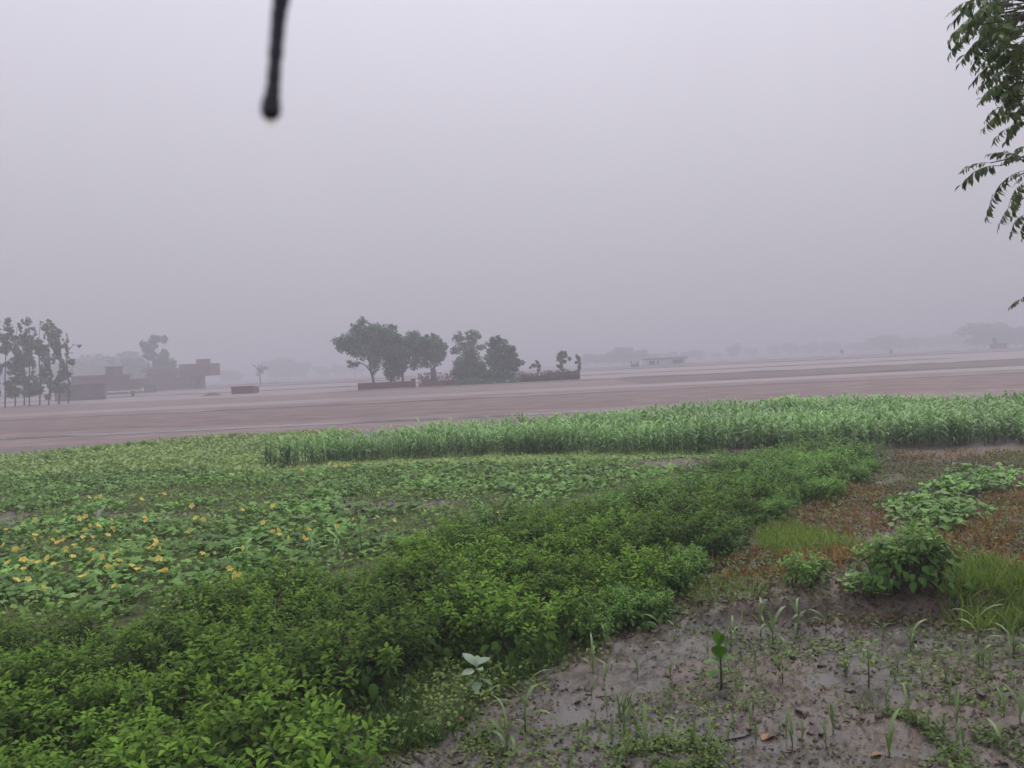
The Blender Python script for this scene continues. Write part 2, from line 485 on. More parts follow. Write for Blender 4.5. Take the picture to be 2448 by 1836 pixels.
def H(x, y):
    """height of the near ground"""
    x = np.asarray(x, float); y = np.asarray(y, float)
    base = 0.035 + 0.05 * (fbm(x * 0.7, y * 0.7, 3, 3) - 0.5)
    near = smooth(22, 10, y)
    # clods of the mud bed, strongest on the open right side
    right = smooth(-1.5, 0.3, x - (y - 5.0) * 0.55)
    cl = fbm(x * 5.5, y * 5.5, 4, 11)
    cl2 = np.abs(fbm(x * 11, y * 11, 3, 29) - 0.5) * 2
    base = base + near * (0.35 + 0.65 * right) * (0.105 * (cl - 0.5) + 0.045 * (0.4 - cl2) + 0.016 * (vnoise(x * 24, y * 24, 37) - 0.5))
    # low earth bund behind the mud bed
    bl = 7.45 + 0.22 * (vnoise(x * 0.9, y * 0 + 2.0, 5) - 0.5) + 0.12 * (vnoise(x * 4, y * 0 + 7.0, 8) - 0.5)
    step = smooth(-0.08, 0.10, y - bl) * smooth(13.5, 8.0, y) * smooth(1.2, 2.2, x)
    base = base + 0.19 * step
    for c, a, b_ in PUD:
        q = ((x - c[0]) / a) ** 2 + ((y - c[1]) / b_) ** 2
        base = base - 0.040 * np.exp(-q * 1.2) * (1 + 0.5 * (cl - 0.5))
    return base


def on(x, y, dz=0.0):
    return np.array([x, y, float(H(x, y)) + dz])


# ------------------------------------------------------------------ large structure: ground, field strips, near garden
def sheet(name, pts, z, mat, label=None):
    V = np.array([(x, y, z) for x, y in pts])
    T = np.array([(0, i, i + 1) for i in range(1, len(pts) - 1)])
    o = add(name, make_mesh(name, V, T, None, mat, False))
    tag(o, label, None, None, 'structure')
    return o


def wavy_strip(name, y0, y1, z, mat, label, x0=-900, x1=900, amp=1.0, seed=0, slope=0.0, n=220):
    """field strip running across with an uneven edge"""
    xs = np.linspace(x0, x1, n)
    e0 = y0 + slope * xs + amp * (fbm(xs * 0.06, xs * 0 + seed, 4, seed) - 0.5) * 2
    e1 = y1 + slope * xs + amp * (fbm(xs * 0.06, xs * 0 + seed + 9, 4, seed + 3) - 0.5) * 2
    e1 = np.maximum(e1, e0 + 0.05)
    V = np.vstack([np.stack([xs, e0, np.full(n, z)], 1), np.stack([xs, e1, np.full(n, z)], 1)])
    i = np.arange(n - 1)
    Q = np.stack([i, i + 1, i + 1 + n, i + n], 1)
    o = add(name, make_mesh(name, V, Q, None, mat, False))
    return tag(o, label, None, None, 'structure')


sheet("ground", [(-1400, -400), (1400, -400), (1400, 1500), (-1400, 1500)], 0.0, M['field'], "wide wet brown field reaching to the horizon")
wavy_strip("ploughed_field", 84, 110, 0.012, M['field_dark'], "dark ploughed strip across the far field", 14, 500, 1.6, 1, 0.02)
wavy_strip("ploughed_field", 46, 64, 0.012, M['field_mid'], "brown ploughed strip nearest the green crops", -200, 240, 2.0, 5, 0.0)
wavy_strip("ploughed_field", 222, 262, 0.012, M['field_dark'], "far dark ploughed strip below the tree line", -160, 600, 3.0, 2, 0.03)
wavy_strip("flooded_field", 112, 219, 0.008, M['field_wet'], "pale flooded strip between the dark ploughed strips", -500, 600, 2.2, 6, 0.02)
wavy_strip("flooded_field", 264, 420, 0.008, M['field_wet'], "pale flooded land under the far tree line", -600, 800, 5.0, 8, 0.03)
wavy_strip("flooded_field", 74, 83.0, 0.008, M['field_wet'], "thin pale flooded strip before the dark ploughed strip", -60, 400, 1.2, 12, 0.02)
wavy_strip("water_furrow", 40.6, 42.0, 0.014, M['water'], "narrow water-filled furrow along the brown field edge", -40, 14, 0.7, 14, 0.0, 300)
wavy_strip("water_furrow", 65.5, 67.5, 0.014, M['field_wet'], "faint wet furrow in the brown field", -150, 200, 1.6, 21, 0.0, 300)

def bund(y, x0, x1, h, w, label, slope=0.0, seed=0):
    """low earth ridge between field strips"""
    xs = np.arange(x0, x1, 1.6)
    n_ = len(xs)
    yc = y + slope * xs + 1.2 * (fbm(xs * 0.05, xs * 0 + seed, 3, seed) - 0.5)
    hh = h * (0.35 + 1.1 * fbm(xs * 0.35, xs * 0, 4, seed + 5)) * smooth(x0, x0 + 12, xs) * smooth(x1, x1 - 12, xs) + 0.003
    V = []
    for k_, f_ in ((-1, 0), (-0.4, 0.8), (0.3, 1.0), (1, 0)):
        V.append(np.stack([xs, yc + k_ * w, np.where(f_ > 0, hh * f_, -0.02)], 1))
    V = np.vstack(V)
    i_ = np.arange(n_ - 1)
    Qb = np.vstack([np.stack([i_ + a * n_, i_ + 1 + a * n_, i_ + 1 + (a + 1) * n_, i_ + (a + 1) * n_], 1) for a in range(3)])
    tag(add("earth_bund", make_mesh("earth_bund", V, Qb, None, M['field_dark'])), label, None, None, 'structure')
bund(84.0, 14, 300, 0.2, 0.8, "low earth bund along the near side of the dark ploughed strip", 0.02, 1)
bund(111.0, -30, 300, 0.2, 0.8, "low earth bund behind the dark ploughed strip", 0.02, 2)
bund(220.5, -200, 420, 0.35, 1.2, "far earth bund along the far ploughed strip", 0.03, 3)
bund(64.8, -160, 200, 0.1, 0.5, "faint earth bund across the near brown field", 0.0, 4)
bund(150, -220, 90, 0.18, 0.8, "earth bund leading past the brick tank", 0.01, 6)
bund(290, -300, 500, 0.5, 1.5, "farthest earth bund below the misty trees", 0.02, 7)

# near garden: fan of real relief, finer near the photographer
rows = [3.3]
while rows[-1] < 36: rows.append(rows[-1] * 1.0068)
rows = np.array(rows)
cols = np.linspace(-0.95, 0.95, 470)
YY, SS = np.meshgrid(rows, cols, indexing='ij')
XX = SS * YY
ZZ = H(XX, YY)
edge = smooth(36, 33, YY)
ZZ = ZZ * edge - 0.012 * (1 - edge)
P2 = np.stack([XX.ravel(), YY.ravel()], 1)
jit = P2 + np.stack([vnoise(P2[:, 0] * 3, P2[:, 1] * 3, 41) - 0.5, vnoise(P2[:, 0] * 3, P2[:, 1] * 3, 43) - 0.5], 1) * 0.5
brown = in_any(jit, PG_BROWN).astype(float) * 0.9
brown = np.maximum(brown, 0.45 * (~inside(P2, PG_MUD)))
brown = np.maximum(brown, 0.5 * smooth(0.50, 0.68, fbm(P2[:, 0] * 1.1, P2[:, 1] * 1.1, 4, 203)))
nr, nc = YY.shape
idx = (np.arange(nr - 1)[:, None] * nc + np.arange(nc - 1)[None]).ravel()
Q = np.stack([idx, idx + 1, idx + nc + 1, idx + nc], 1)
me = make_mesh("garden_ground", np.stack([XX.ravel(), YY.ravel(), ZZ.ravel()], 1), Q, brown, M['mud'])
tag(add("garden_ground", me), "wet trampled earth of the vegetable garden", None, None, 'structure')

for k, (c, a, b_) in enumerate(PUD):
    th = np.linspace(0, 2 * math.pi, 40, endpoint=False)
    r_ = 1.0 + 0.5 * (fbm(np.cos(th) * 1.7 + k * 5, np.sin(th) * 1.7, 3, 60 + k) - 0.5)
    z0 = float(np.mean(H(c[0] + 0.55 * a * np.cos(th), c[1] + 0.55 * b_ * np.sin(th)))) + 0.004
    V = np.vstack([[c[0], c[1], z0], np.stack([c[0] + 1.25 * a * r_ * np.cos(th), c[1] + 1.25 * b_ * r_ * np.sin(th), np.full(40, z0)], 1)])
    T = np.array([(0, 1 + i, 1 + (i + 1) % 40) for i in range(40)])
    tag(add("puddle", make_mesh("puddle", V, T, None, M['water'], False)), "shallow brown puddle in the wet garden mud", None, None, 'structure')

cell = P2[idx]
PG_MARGIN = poly([(580, 1150), (600, 1100), (1000, 1078), (1480, 1064), (1720, 1060), (1720, 1098), (1480, 1104), (1000, 1118), (640, 1145)])
for nm, pgs, lab, dz, mt in (("turf", [PG_PASTURE], "even green turf under the fodder strip", 0.02, 'pasture'), ("turf", [PG_MARGIN], "light green turf margin along the maize", 0.018, 'pasture'),
                             ("undergrowth_floor", [poly([(-300, 1128), (620, 1124), (1720, 1088), (2150, 1080)] + BUSH_FRONT[::-1] + [(700, 2050), (-300, 2050)]), poly([(700, 1900), (800, 1740), (960, 1630), (1160, 1580), (1400, 1500), (1380, 1540), (1250, 1630), (1170, 1690), (1060, 1770), (960, 1850)])], "weedy dark green ground under vines and bushes", 0.010, 'undergrowth')):
    sel = in_any(cell + rng.normal(0, 0.12, cell.shape), pgs)
    if mt == 'undergrowth': sel &= ~in_any(cell + np.stack([vnoise(cell[:, 0] * 2, cell[:, 1] * 2, 301) - 0.5, vnoise(cell[:, 0] * 2, cell[:, 1] * 2, 303) - 0.5], 1) * 1.2 + rng.normal(0, 0.12, cell.shape), BARE)
    qs = Q[sel]
    un, inv = np.unique(qs, return_inverse=True)
    VV = np.stack([XX.ravel(), YY.ravel(), ZZ.ravel() + dz], 1)[un]
    tag(add(nm, make_mesh(nm, VV, inv.reshape(-1, 4), None, M[mt])), lab, None, None, 'structure')
# ------------------------------------------------------------------ leaf templates
def tpl_ovate(droop=0.25, fold=0.18, teeth=True):
    """toothed ovate leaf, unit length along x"""
    ts = [0.0, 0.14, 0.22, 0.36, 0.46, 0.60, 0.70, 0.84, 1.0]
    ws = [0.02, 0.26, 0.22, 0.40, 0.30, 0.33, 0.20, 0.17, 0.0]
    if not teeth: ws = [0.02, 0.16, 0.24, 0.33, 0.36, 0.34, 0.28, 0.16, 0.0]
    V, T = [], []
    for t, w in zip(ts, ws):
        z = -droop * t * t
        V += [(t, 0, z), (t - 0.03, w, z + fold * w), (t - 0.03, -w, z + fold * w)]
    for i in range(len(ts) - 1):
        a, b_ = 3 * i, 3 * i + 3
        T += [(a, b_, b_ + 1), (a, b_ + 1, a + 1), (a, b_ + 2, b_), (a, a + 2, b_ + 2)]
    return np.array(V), np.array(T)


def tpl_round(lobes=5, cup=0.16, wav=0.08):
    """lobed round gourd leaf, unit diameter, stalk joins at its notch"""
    n_ = 15
    V = [(0, 0, 0)]
    for i in range(n_):
        t = math.pi * (0.10 + 1.80 * i / (n_ - 1)) - math.pi
        r_ = 0.46 + 0.06 * math.cos(lobes * t)
        V.append((0.12 + r_ * math.cos(t), r_ * math.sin(t), -cup * r_ + wav * math.sin(3 * t + 1)))
    T = [(0, i, i + 1) for i in range(1, n_)]
    return np.array(V), np.array(T)


def tpl_strap(seg=5, w=0.06, el=1.2, bend=2.2, fold=0.25, flat=False):
    """arching strap leaf of unit length, rises at angle el and bends over"""
    V, T = [], []
    x = z = 0.0
    for i in range(seg + 1):
        t = i / seg
        a = el - bend * t ** 1.4
        if i:
            x += math.cos(a) / seg; z += math.sin(a) / seg
        wd = w * (0.55 + 0.9 * t) * (1 - t ** 2.2) + 0.001
        if flat:
            V += [(x, wd, z), (x, -wd, z)]
        else:
            V += [(x, 0, z), (x, wd, z + fold * wd), (x, -wd, z + fold * wd)]
    k = 2 if flat else 3
    for i in range(seg):
        a, b_ = k * i, k * i + k
        if flat:
            T += [(a, a + 1, b_ + 1), (a, b_ + 1, b_)]
        else:
            T += [(a, b_, b_ + 1), (a, b_ + 1, a + 1), (a, b_ + 2, b_), (a, a + 2, b_ + 2)]
    return np.array(V), np.array(T)


TPL_SMALL = (np.array([(0, 0, 0), (0.40, 0.36, 0.05), (0.46, 0, -0.02), (0.40, -0.36, 0.05), (0.72, 0.24, 0.0), (0.72, -0.24, 0.0), (1.0, 0, -0.14)], float),
             np.array([(0, 2, 1), (0, 3, 2), (1, 2, 4), (2, 3, 5), (2, 6, 4), (2, 5, 6)]))


def tpl_blade(w=0.03, bend=0.35):
    V = [(0, w, 0), (0, -w, 0), (bend * 0.25, w * 0.8, 0.5), (bend * 0.25, -w * 0.8, 0.5), (bend, 0, 0.95)]
    return np.array(V, float), np.array([(0, 1, 3), (0, 3, 2), (2, 3, 4)])


TPL_CLUMP = (np.array([(-0.5, 0, 0), (0, -0.42, 0.06), (0.5, 0, 0), (0, 0.42, 0.06)], float), np.array([(0, 1, 2), (0, 2, 3)]))


def blades(name, pts, h0, h1, mat, w=0.03, label=None, cat='grass', group=None, tilt=0.35):
    g_ = Geo()
    n_ = len(pts)
    z = H(pts[:, 0], pts[:, 1])
    pos = np.stack([pts[:, 0], pts[:, 1], z - 0.01], 1)
    hh = h0 + (h1 - h0) * rng.random(n_)
    R = rot(rng.random(n_) * 6.283, rng.normal(0, tilt * 0.6, n_), rng.normal(0, tilt, n_))
    g_.scatter(tpl_blade(w), pos, R, hh, rng.random(n_))
    o = add(name, g_.mesh(name, mat))
    return tag(o, label, cat, group, 'stuff')


def small_leaves(name, pts, s0, s1, z0, z1, mat, label, cat, tpl=None, group=None):
    g_ = Geo()
    n_ = len(pts)
    z = H(pts[:, 0], pts[:, 1])
    pos = np.stack([pts[:, 0], pts[:, 1], z + z0 + (z1 - z0) * rng.random(n_)], 1)
    R = rot(rng.random(n_) * 6.283, rng.normal(0.15, 0.45, n_), rng.normal(0, 0.4, n_))
    g_.scatter(tpl or TPL_SMALL, pos, R, s0 + (s1 - s0) * rng.random(n_), rng.random(n_))
    return tag(add(name, g_.mesh(name, mat)), label, cat, group, 'stuff')


# ------------------------------------------------------------------ far trees
def crown_mesh(name, lobes, n_, size, mat, gap=0.0, seed=0):
    r = np.random.default_rng(seed)
    L = np.array(lobes, float)
    sub = []
    for lb in L:
        for _ in range(5):
            d_ = r.normal(size=3); d_ /= np.linalg.norm(d_); d_[2] = abs(d_[2]) if r.random() < 0.6 else d_[2]
            q_ = 0.22 + 0.2 * r.random()
            sub.append([*(lb[:3] + d_ * lb[3:6] * 0.95), *(lb[3:6] * q_)])
    L = np.vstack([L * np.array([1, 1, 1, .92, .92, .92]), sub])
    w = (L[:, 3] * L[:, 4] * L[:, 5]) ** 0.72
    k = r.choice(len(L), n_, p=w / w.sum())
    d = r.normal(size=(n_, 3)); d /= np.linalg.norm(d, axis=1)[:, None]
    bump = 0.78 + 0.5 * vnoise(d[:, 0] * 3 + k * 7.3, d[:, 2] * 3 + d[:, 1] * 2, 91 + seed)
    rad = r.random(n_) ** 0.42 * bump
    P = L[k, :3] + d * L[k, 3:6] * rad[:, None]
    if gap > 0:
        q = vnoise(P[:, 0] * 1.1 + P[:, 1] * 0.6, P[:, 2] * 1.1, 33 + seed)
        keep = q > gap
        P, d, rad = P[keep], d[keep], rad[keep]
    m_ = len(P)
    R = rot(r.random(m_) * 6.283, r.normal(0, 0.7, m_), r.normal(0, 0.7, m_))
    g_ = Geo()
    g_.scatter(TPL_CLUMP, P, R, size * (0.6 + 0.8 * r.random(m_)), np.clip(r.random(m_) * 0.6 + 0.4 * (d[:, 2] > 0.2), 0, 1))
    return g_.mesh(name, mat)


def trunk_mesh(name, lines, mat):
    g_ = Geo()
    for pts, r0, r1 in lines:
        g_.tube(pts, np.linspace(r0, r1, len(pts)), 7)
    return g_.mesh(name, mat)


def tree(name, base, trunk_lines, lobes, n_, size, mat, label, cat='tree', group=None, gap=0.0, seed=0):
    """lobes and trunk lines relative to base"""
    root = add(name, None, loc=base)
    add("trunk", trunk_mesh("trunk", trunk_lines, M['bark']), root)
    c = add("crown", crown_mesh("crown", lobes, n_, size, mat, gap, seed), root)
    tag(root, label, cat, group)
    return root


def copy_tree(src, loc, rz, sc, label, group=None):
    r = src.copy(); COL.objects.link(r)
    r.location = loc; r.rotation_euler = (0, 0, rz); r.scale = sc if isinstance(sc, tuple) else (sc, sc, sc)
    r["label"] = label
    if group: r["group"] = group
    for ch in [c for c in src.children]:
        c = ch.copy(); COL.objects.link(c); c.parent = r
        for g2 in [q for q in ch.children]:
            d = g2.copy(); COL.objects.link(d); d.parent = c
    return r


def px_tree(name, Y, trunk_px, lobes_px, n_, size, mat, label, base_px=None, group=None, gap=0.0, seed=0, depth=0.8):
    """tree at depth Y whose trunk and crown masses are measured off the photograph"""
    s = Y / FPX
    bu, bv = base_px or trunk_px[0][0][0]
    b_ = A(bu, bv, Y); b_[2] = 0.0
    lines = []
    for pts, r0, r1 in trunk_px:
        pp = []
        for i, (u, v) in enumerate(pts):
            q = A(u, v, Y) - b_
            q[1] = rng.normal(0, 0.15) * i
            if i == 0 and (u, v) == (bu, bv): q[2] = -0.1
            pp.append(q)
        lines.append((pp, r0, r1))
    lobes = []
    for u, v, ru, rv in lobes_px:
        q = A(u, v, Y) - b_
        lobes.append((q[0], rng.normal(0, 0.25) * ru * s, q[2], ru * s, ru * s * depth, rv * s))
    return tree(name, b_, lines, lobes, n_, size, mat, label, 'tree', group, gap, seed)


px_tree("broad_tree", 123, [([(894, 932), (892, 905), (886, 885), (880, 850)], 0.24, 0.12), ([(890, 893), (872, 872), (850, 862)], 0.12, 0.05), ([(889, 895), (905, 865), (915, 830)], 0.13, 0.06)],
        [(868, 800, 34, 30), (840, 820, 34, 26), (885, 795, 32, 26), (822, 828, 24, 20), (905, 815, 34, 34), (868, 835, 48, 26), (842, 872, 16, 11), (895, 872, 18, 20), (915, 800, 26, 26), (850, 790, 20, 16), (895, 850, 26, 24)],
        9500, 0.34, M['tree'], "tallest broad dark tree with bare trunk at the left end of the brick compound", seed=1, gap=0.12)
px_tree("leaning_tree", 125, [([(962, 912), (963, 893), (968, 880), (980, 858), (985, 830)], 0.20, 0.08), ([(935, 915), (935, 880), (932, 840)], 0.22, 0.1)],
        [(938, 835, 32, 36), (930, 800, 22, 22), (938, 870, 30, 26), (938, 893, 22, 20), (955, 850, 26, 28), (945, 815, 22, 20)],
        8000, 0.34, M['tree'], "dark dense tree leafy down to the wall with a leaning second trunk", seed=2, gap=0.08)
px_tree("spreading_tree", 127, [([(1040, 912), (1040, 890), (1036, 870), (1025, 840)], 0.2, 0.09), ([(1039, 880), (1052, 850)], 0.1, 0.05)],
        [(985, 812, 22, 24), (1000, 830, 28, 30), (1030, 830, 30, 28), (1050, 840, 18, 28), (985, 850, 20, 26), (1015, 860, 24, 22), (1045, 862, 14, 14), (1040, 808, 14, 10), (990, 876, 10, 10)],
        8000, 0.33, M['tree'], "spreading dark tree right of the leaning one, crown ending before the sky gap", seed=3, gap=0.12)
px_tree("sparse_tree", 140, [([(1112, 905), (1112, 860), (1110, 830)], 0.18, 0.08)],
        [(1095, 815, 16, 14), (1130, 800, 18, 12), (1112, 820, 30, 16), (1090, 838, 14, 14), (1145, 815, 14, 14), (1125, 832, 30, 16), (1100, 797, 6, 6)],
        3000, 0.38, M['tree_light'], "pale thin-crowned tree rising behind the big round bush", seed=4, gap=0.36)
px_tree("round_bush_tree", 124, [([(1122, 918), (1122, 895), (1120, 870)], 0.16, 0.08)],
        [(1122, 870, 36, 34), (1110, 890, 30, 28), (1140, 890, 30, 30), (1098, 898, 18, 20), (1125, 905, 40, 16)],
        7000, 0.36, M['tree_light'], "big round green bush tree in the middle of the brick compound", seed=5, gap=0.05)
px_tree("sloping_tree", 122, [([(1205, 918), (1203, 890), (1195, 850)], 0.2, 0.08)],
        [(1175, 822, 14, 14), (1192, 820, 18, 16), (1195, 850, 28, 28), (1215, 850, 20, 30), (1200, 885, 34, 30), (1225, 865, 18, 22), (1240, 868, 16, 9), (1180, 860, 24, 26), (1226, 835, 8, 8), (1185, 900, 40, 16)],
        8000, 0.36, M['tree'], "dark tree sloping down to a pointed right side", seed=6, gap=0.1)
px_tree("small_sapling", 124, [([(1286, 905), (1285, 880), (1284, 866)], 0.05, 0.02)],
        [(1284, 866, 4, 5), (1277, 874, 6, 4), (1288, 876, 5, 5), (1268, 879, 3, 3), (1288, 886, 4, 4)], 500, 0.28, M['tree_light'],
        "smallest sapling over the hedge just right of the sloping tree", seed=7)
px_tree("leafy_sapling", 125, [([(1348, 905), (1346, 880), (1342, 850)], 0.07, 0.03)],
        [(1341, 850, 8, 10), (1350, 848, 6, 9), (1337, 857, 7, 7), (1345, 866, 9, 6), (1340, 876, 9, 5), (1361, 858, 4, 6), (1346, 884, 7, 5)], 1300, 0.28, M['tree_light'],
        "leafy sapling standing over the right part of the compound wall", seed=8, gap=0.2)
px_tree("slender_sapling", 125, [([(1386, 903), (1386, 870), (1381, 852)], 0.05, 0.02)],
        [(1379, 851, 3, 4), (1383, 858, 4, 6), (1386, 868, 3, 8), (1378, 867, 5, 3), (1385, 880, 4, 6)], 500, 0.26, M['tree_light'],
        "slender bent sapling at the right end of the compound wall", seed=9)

# poplars at the left edge
POP = [(-22, 968, 772, 118), (12, 970, 768, 114), (36, 968, 776, 117), (58, 971, 790, 121), (70, 968, 770, 116), (95, 967, 770, 118), (116, 967, 774, 117), (141, 965, 786, 119), (163, 964, 812, 120)]
for i, (u, vb, vt, Y) in enumerate(POP):
    lob, ln = [], []
    hpx = vb - vt
    ln.append(([(u, vb), (u + 1, vb - hpx * 0.35), (u - 1, vb - hpx * 0.7), (u, vt + 6)], 0.11, 0.03))
    k_ = 19 if i < 8 else 9
    for j in range(k_):
        f = 0.14 + 0.84 * j / (k_ - 1)
        wv = (8 + 8 * rng.random()) * (1.0 if f < 0.8 else 0.75)
        if i == 8: wv *= 0.55
        lob.append((u + rng.normal(0, 10 if i < 8 else 4), vb - hpx * f + rng.normal(0, 3), wv, 6 + 6 * rng.random()))
    if i == 8: ln.append(([(163, 838), (176, 824), (192, 828)], 0.05, 0.02))
    if i == 8: lob += [(178, 822, 8, 4), (190, 828, 6, 4), (172, 866, 8, 9), (165, 895, 8, 7)]
    lbl = ["poplar cut by the left picture edge, first of the row", "tall poplar first inside the left picture edge", "second poplar in from the left picture edge",
           "poplar left of the bright gap in the poplar row", "poplar right of the bright gap in the poplar row", "fifth poplar of the row, foliage down to a dark trunk",
           "sixth poplar of the row, rounded leafy top", "seventh poplar of the row, next to the thin last one", "thin last poplar of the row with a side twig"][i]
    px_tree("poplar_tree", Y, ln, lob, 3200 if i < 8 else 800, 0.34, M['poplar'], lbl, group="row of poplars by the farm buildings", seed=20 + i, gap=0.27)

# tree behind the farmhouse, faint trees, bare tree
px_tree("farmhouse_tree", 262, [([(372, 926), (370, 880), (365, 840)], 0.35, 0.12), ([(370, 870), (392, 830)], 0.15, 0.06)],
        [(355, 830, 18, 18), (372, 812, 16, 10), (392, 812, 10, 8), (362, 850, 16, 14), (384, 860, 22, 20), (395, 845, 8, 10), (372, 890, 30, 22), (410, 868, 12, 12), (346, 835, 8, 8), (402, 890, 24, 20)],
        6000, 0.75, M['tree'], "ragged tree rising behind the brick farmhouse", seed=40, gap=0.16)
px_tree("hazy_tree", 330, [([(322, 925), (322, 880)], 0.3, 0.1)], [(300, 870, 22, 14), (325, 875, 26, 20), (345, 870, 16, 16), (268, 862, 14, 10), (330, 900, 26, 18)],
        2500, 0.9, M['tree_light'], "hazy tree between the roof room and the farmhouse tree", seed=41, gap=0.34)
b0 = A(623, 921, 270); b0[2] = 0
r0 = add("bare_tree", None, loc=b0)
tl = []
for (u, v) in [(604, 873), (615, 866), (632, 876), (640, 882), (610, 885), (623, 868)]:
    q1, q2, q3 = A(622, 907, 270) - b0, A(621, 890, 270) - b0, A(u, v, 270) - b0
    tl.append(([q2, (q2 + q3) / 2 + np.array([0, rng.normal(0, .6), .3]), q3], 0.16, 0.05))
tl.append(([np.array([0, 0, -0.2]), q1, q2], 0.26, 0.16))
add("trunk", trunk_mesh("trunk", tl, M['bark']), r0)
lobes = [(*(A(u, v, 270) - b0), ru * 270 / FPX, 0.8, rv * 270 / FPX) for u, v, ru, rv in [(623, 880, 9, 6), (634, 880, 5, 4), (607, 876, 4, 4), (616, 893, 4, 6), (626, 890, 4, 4)]]
add("crown", crown_mesh("crown", lobes, 260, 0.5, M['tree_light'], 0.2, 42), r0)
tag(r0, "nearly bare little tree standing alone beyond the brick tank", "tree")

# far tree line: each tree its own copy
protos = []
for k in range(4):
    r = np.random.default_rng(70 + k)
    lob = [(r.normal(0, 2.4), r.normal(0, 1.5), 6 + 2.6 * r.normal() * 0.6 + 1.5 * (j % 3), 2.6 + r.random() * 1.6, 2.4, 2.0 + r.random() * 1.4) for j in range(8)]
    lob += [(r.normal(0, 1.5), 0, 3.0, 3.4, 2.6, 2.4)]
    protos.append((lob, 72 + k))
# (photo x of trunk, photo y of crown top, depth, width factor)
LINE = [(2352, 778, 470, 1.2), (2385, 772, 480, 0.9), (2410, 792, 470, 1.2), (2446, 782, 475, 1.3), (2478, 780, 480, 1.2), (2335, 795, 500, 1.0),
        (2300, 806, 640, 1.3), (2262, 802, 700, 1.4), (2225, 808, 700, 1.4), (2190, 806, 660, 1.3), (2150, 806, 620, 1.5), (2118, 804, 600, 1.4), (2085, 812, 680, 1.4),
        (2048, 820, 720, 1.4), (2010, 824, 740, 1.3), (1975, 818, 700, 1.4), (1935, 822, 720, 1.5), (1890, 820, 720, 1.2), (1850, 828, 760, 1.4), (1800, 832, 740, 1.5),
        (1752, 826, 640, 0.9), (1710, 842, 720, 1.4), (1670, 840, 640, 1.4), (1635, 842, 600, 1.5), (1600, 844, 600, 1.4), (1560, 846, 560, 1.5), (1520, 842, 520, 1.4),
        (1490, 832, 500, 1.2), (1458, 846, 520, 1.4), (1425, 848, 540, 1.3), (1400, 850, 560, 1.2),
        (850, 870, 700, 1.3), (812, 874, 720, 1.2), (770, 876, 720, 1.3), (720, 872, 700, 1.3), (690, 858, 660, 1.1), (660, 868, 680, 1.3), (560, 886, 640, 1.3),
        (540, 890, 620, 1.2), (250, 858, 420, 1.3), (215, 858, 440, 1.3), (185, 856, 430, 1.3), (280, 856, 420, 1.1), (150, 866, 440, 1.2), (-20, 870, 460, 1.3), (60, 868, 460, 1.3)]
LBL_R, LBL_L = "hazy tree in the darker clump at the far right horizon", "faint hazy tree in the line behind the farm buildings"
first = {}
for i, (u, vt, Y, wf) in enumerate(LINE):
    q = A(u, vt, Y)
    hgt = max(5.0, q[2])
    if u > 2320: lb, gr = LBL_R, "hazy clump of trees at the far right"
    elif u > 1300: lb, gr = "very faint tree in the misty line along the right horizon", "misty tree line along the right horizon"
    elif u > 500: lb, gr = "very faint misty tree left of the brick compound", "misty trees left of the compound"
    else: lb, gr = LBL_L, "faint trees behind the farm buildings"
    k = i % 4
    sc = hgt / 11.0
    if k not in first:
        lob, sd = protos[k]
        t = tree("distant_tree", (q[0], Y, 0), [([np.array([0, 0, -0.2]), np.array([0.1, 0, 3.0]), np.array([-0.2, 0, 7.0])], 0.32, 0.12)], lob, 2600, 0.85, M['tree'], lb, 'tree', gr, 0.12, sd)
        wf *= 1.5
        t.scale = (sc * wf, sc * wf, sc); t.rotation_euler = (0, 0, rng.random() * 6)
        first[k] = t
    else:
        copy_tree(first[k], (q[0], Y, 0), rng.random() * 6, (sc * wf * 1.5, sc * wf * 1.5, sc), lb, gr)

# ------------------------------------------------------------------ farm buildings and walls
def px_box(g_, u0, u1, v0, v1, Y, dep):
    """box whose front face spans the pixels u0..u1, v0 (top)..v1 at depth Y, built square to the world"""
    uc, vc = (u0 + u1) / 2, (v0 + v1) / 2
    x0, x1 = A(u0, vc, Y)[0], A(u1, vc, Y)[0]
    if u1 < 1224: x1 = min(A(u1, vc, Y + dep)[0], x1) if A(u1, vc, Y + dep)[0] - x0 > 0.4 * (x1 - x0) else x1
    elif u0 > 1224: x0 = max(A(u0, vc, Y + dep)[0], x0) if x1 - A(u0, vc, Y + dep)[0] > 0.4 * (x1 - x0) else x0
    z1, z0 = A(uc, v0, Y)[2], A(uc, v1, Y)[2]
    g_.box((x0, Y, max(z0, -0.2)), (x1, Y + dep, z1))


def building(name, parts, label, cat='building', base=None):
    root = add(name, None, loc=(0, 0, 0))
    for pn, mat, boxes in parts:
        g_ = Geo()
        for bx in boxes: px_box(g_, *bx)
        add(pn, g_.mesh(pn, mat, False), root)
    return tag(root, label, cat)


Yb = 235
building("farmhouse", [
    ("lower_storey", M['brick'], [(363, 492, 900, 960, Yb, 9)]),
    ("upper_storey", M['brick'], [(428, 526, 871.5, 899, Yb - 0.4, 8.2)]),
    ("parapet", M['concrete'], [(427, 527, 869, 871.5, Yb - 0.5, 8.4)]),
    ("roof_room", M['brick_red'], [(469, 503, 859.5, 869, Yb + 1.5, 4)]),
    ("roof_slab", M['concrete'], [(468, 504.5, 858, 859.5, Yb + 1.3, 4.4)]),
    ("side_wing", M['brick'], [(352, 428, 880, 900, Yb + 1.0, 7)]),
    ("doorway", M['dark_open'], [(452, 459, 910, 928, Yb - 0.02, 0.05)]),
    ("window", M['dark_open'], [(470, 477, 909, 917, Yb - 0.02, 0.05)]),
    ("window", M['dark_open'], [(412, 419, 909, 917, Yb - 0.02, 0.05)]),
], "two-storey brick farmhouse with overhanging upper floor and roof room")
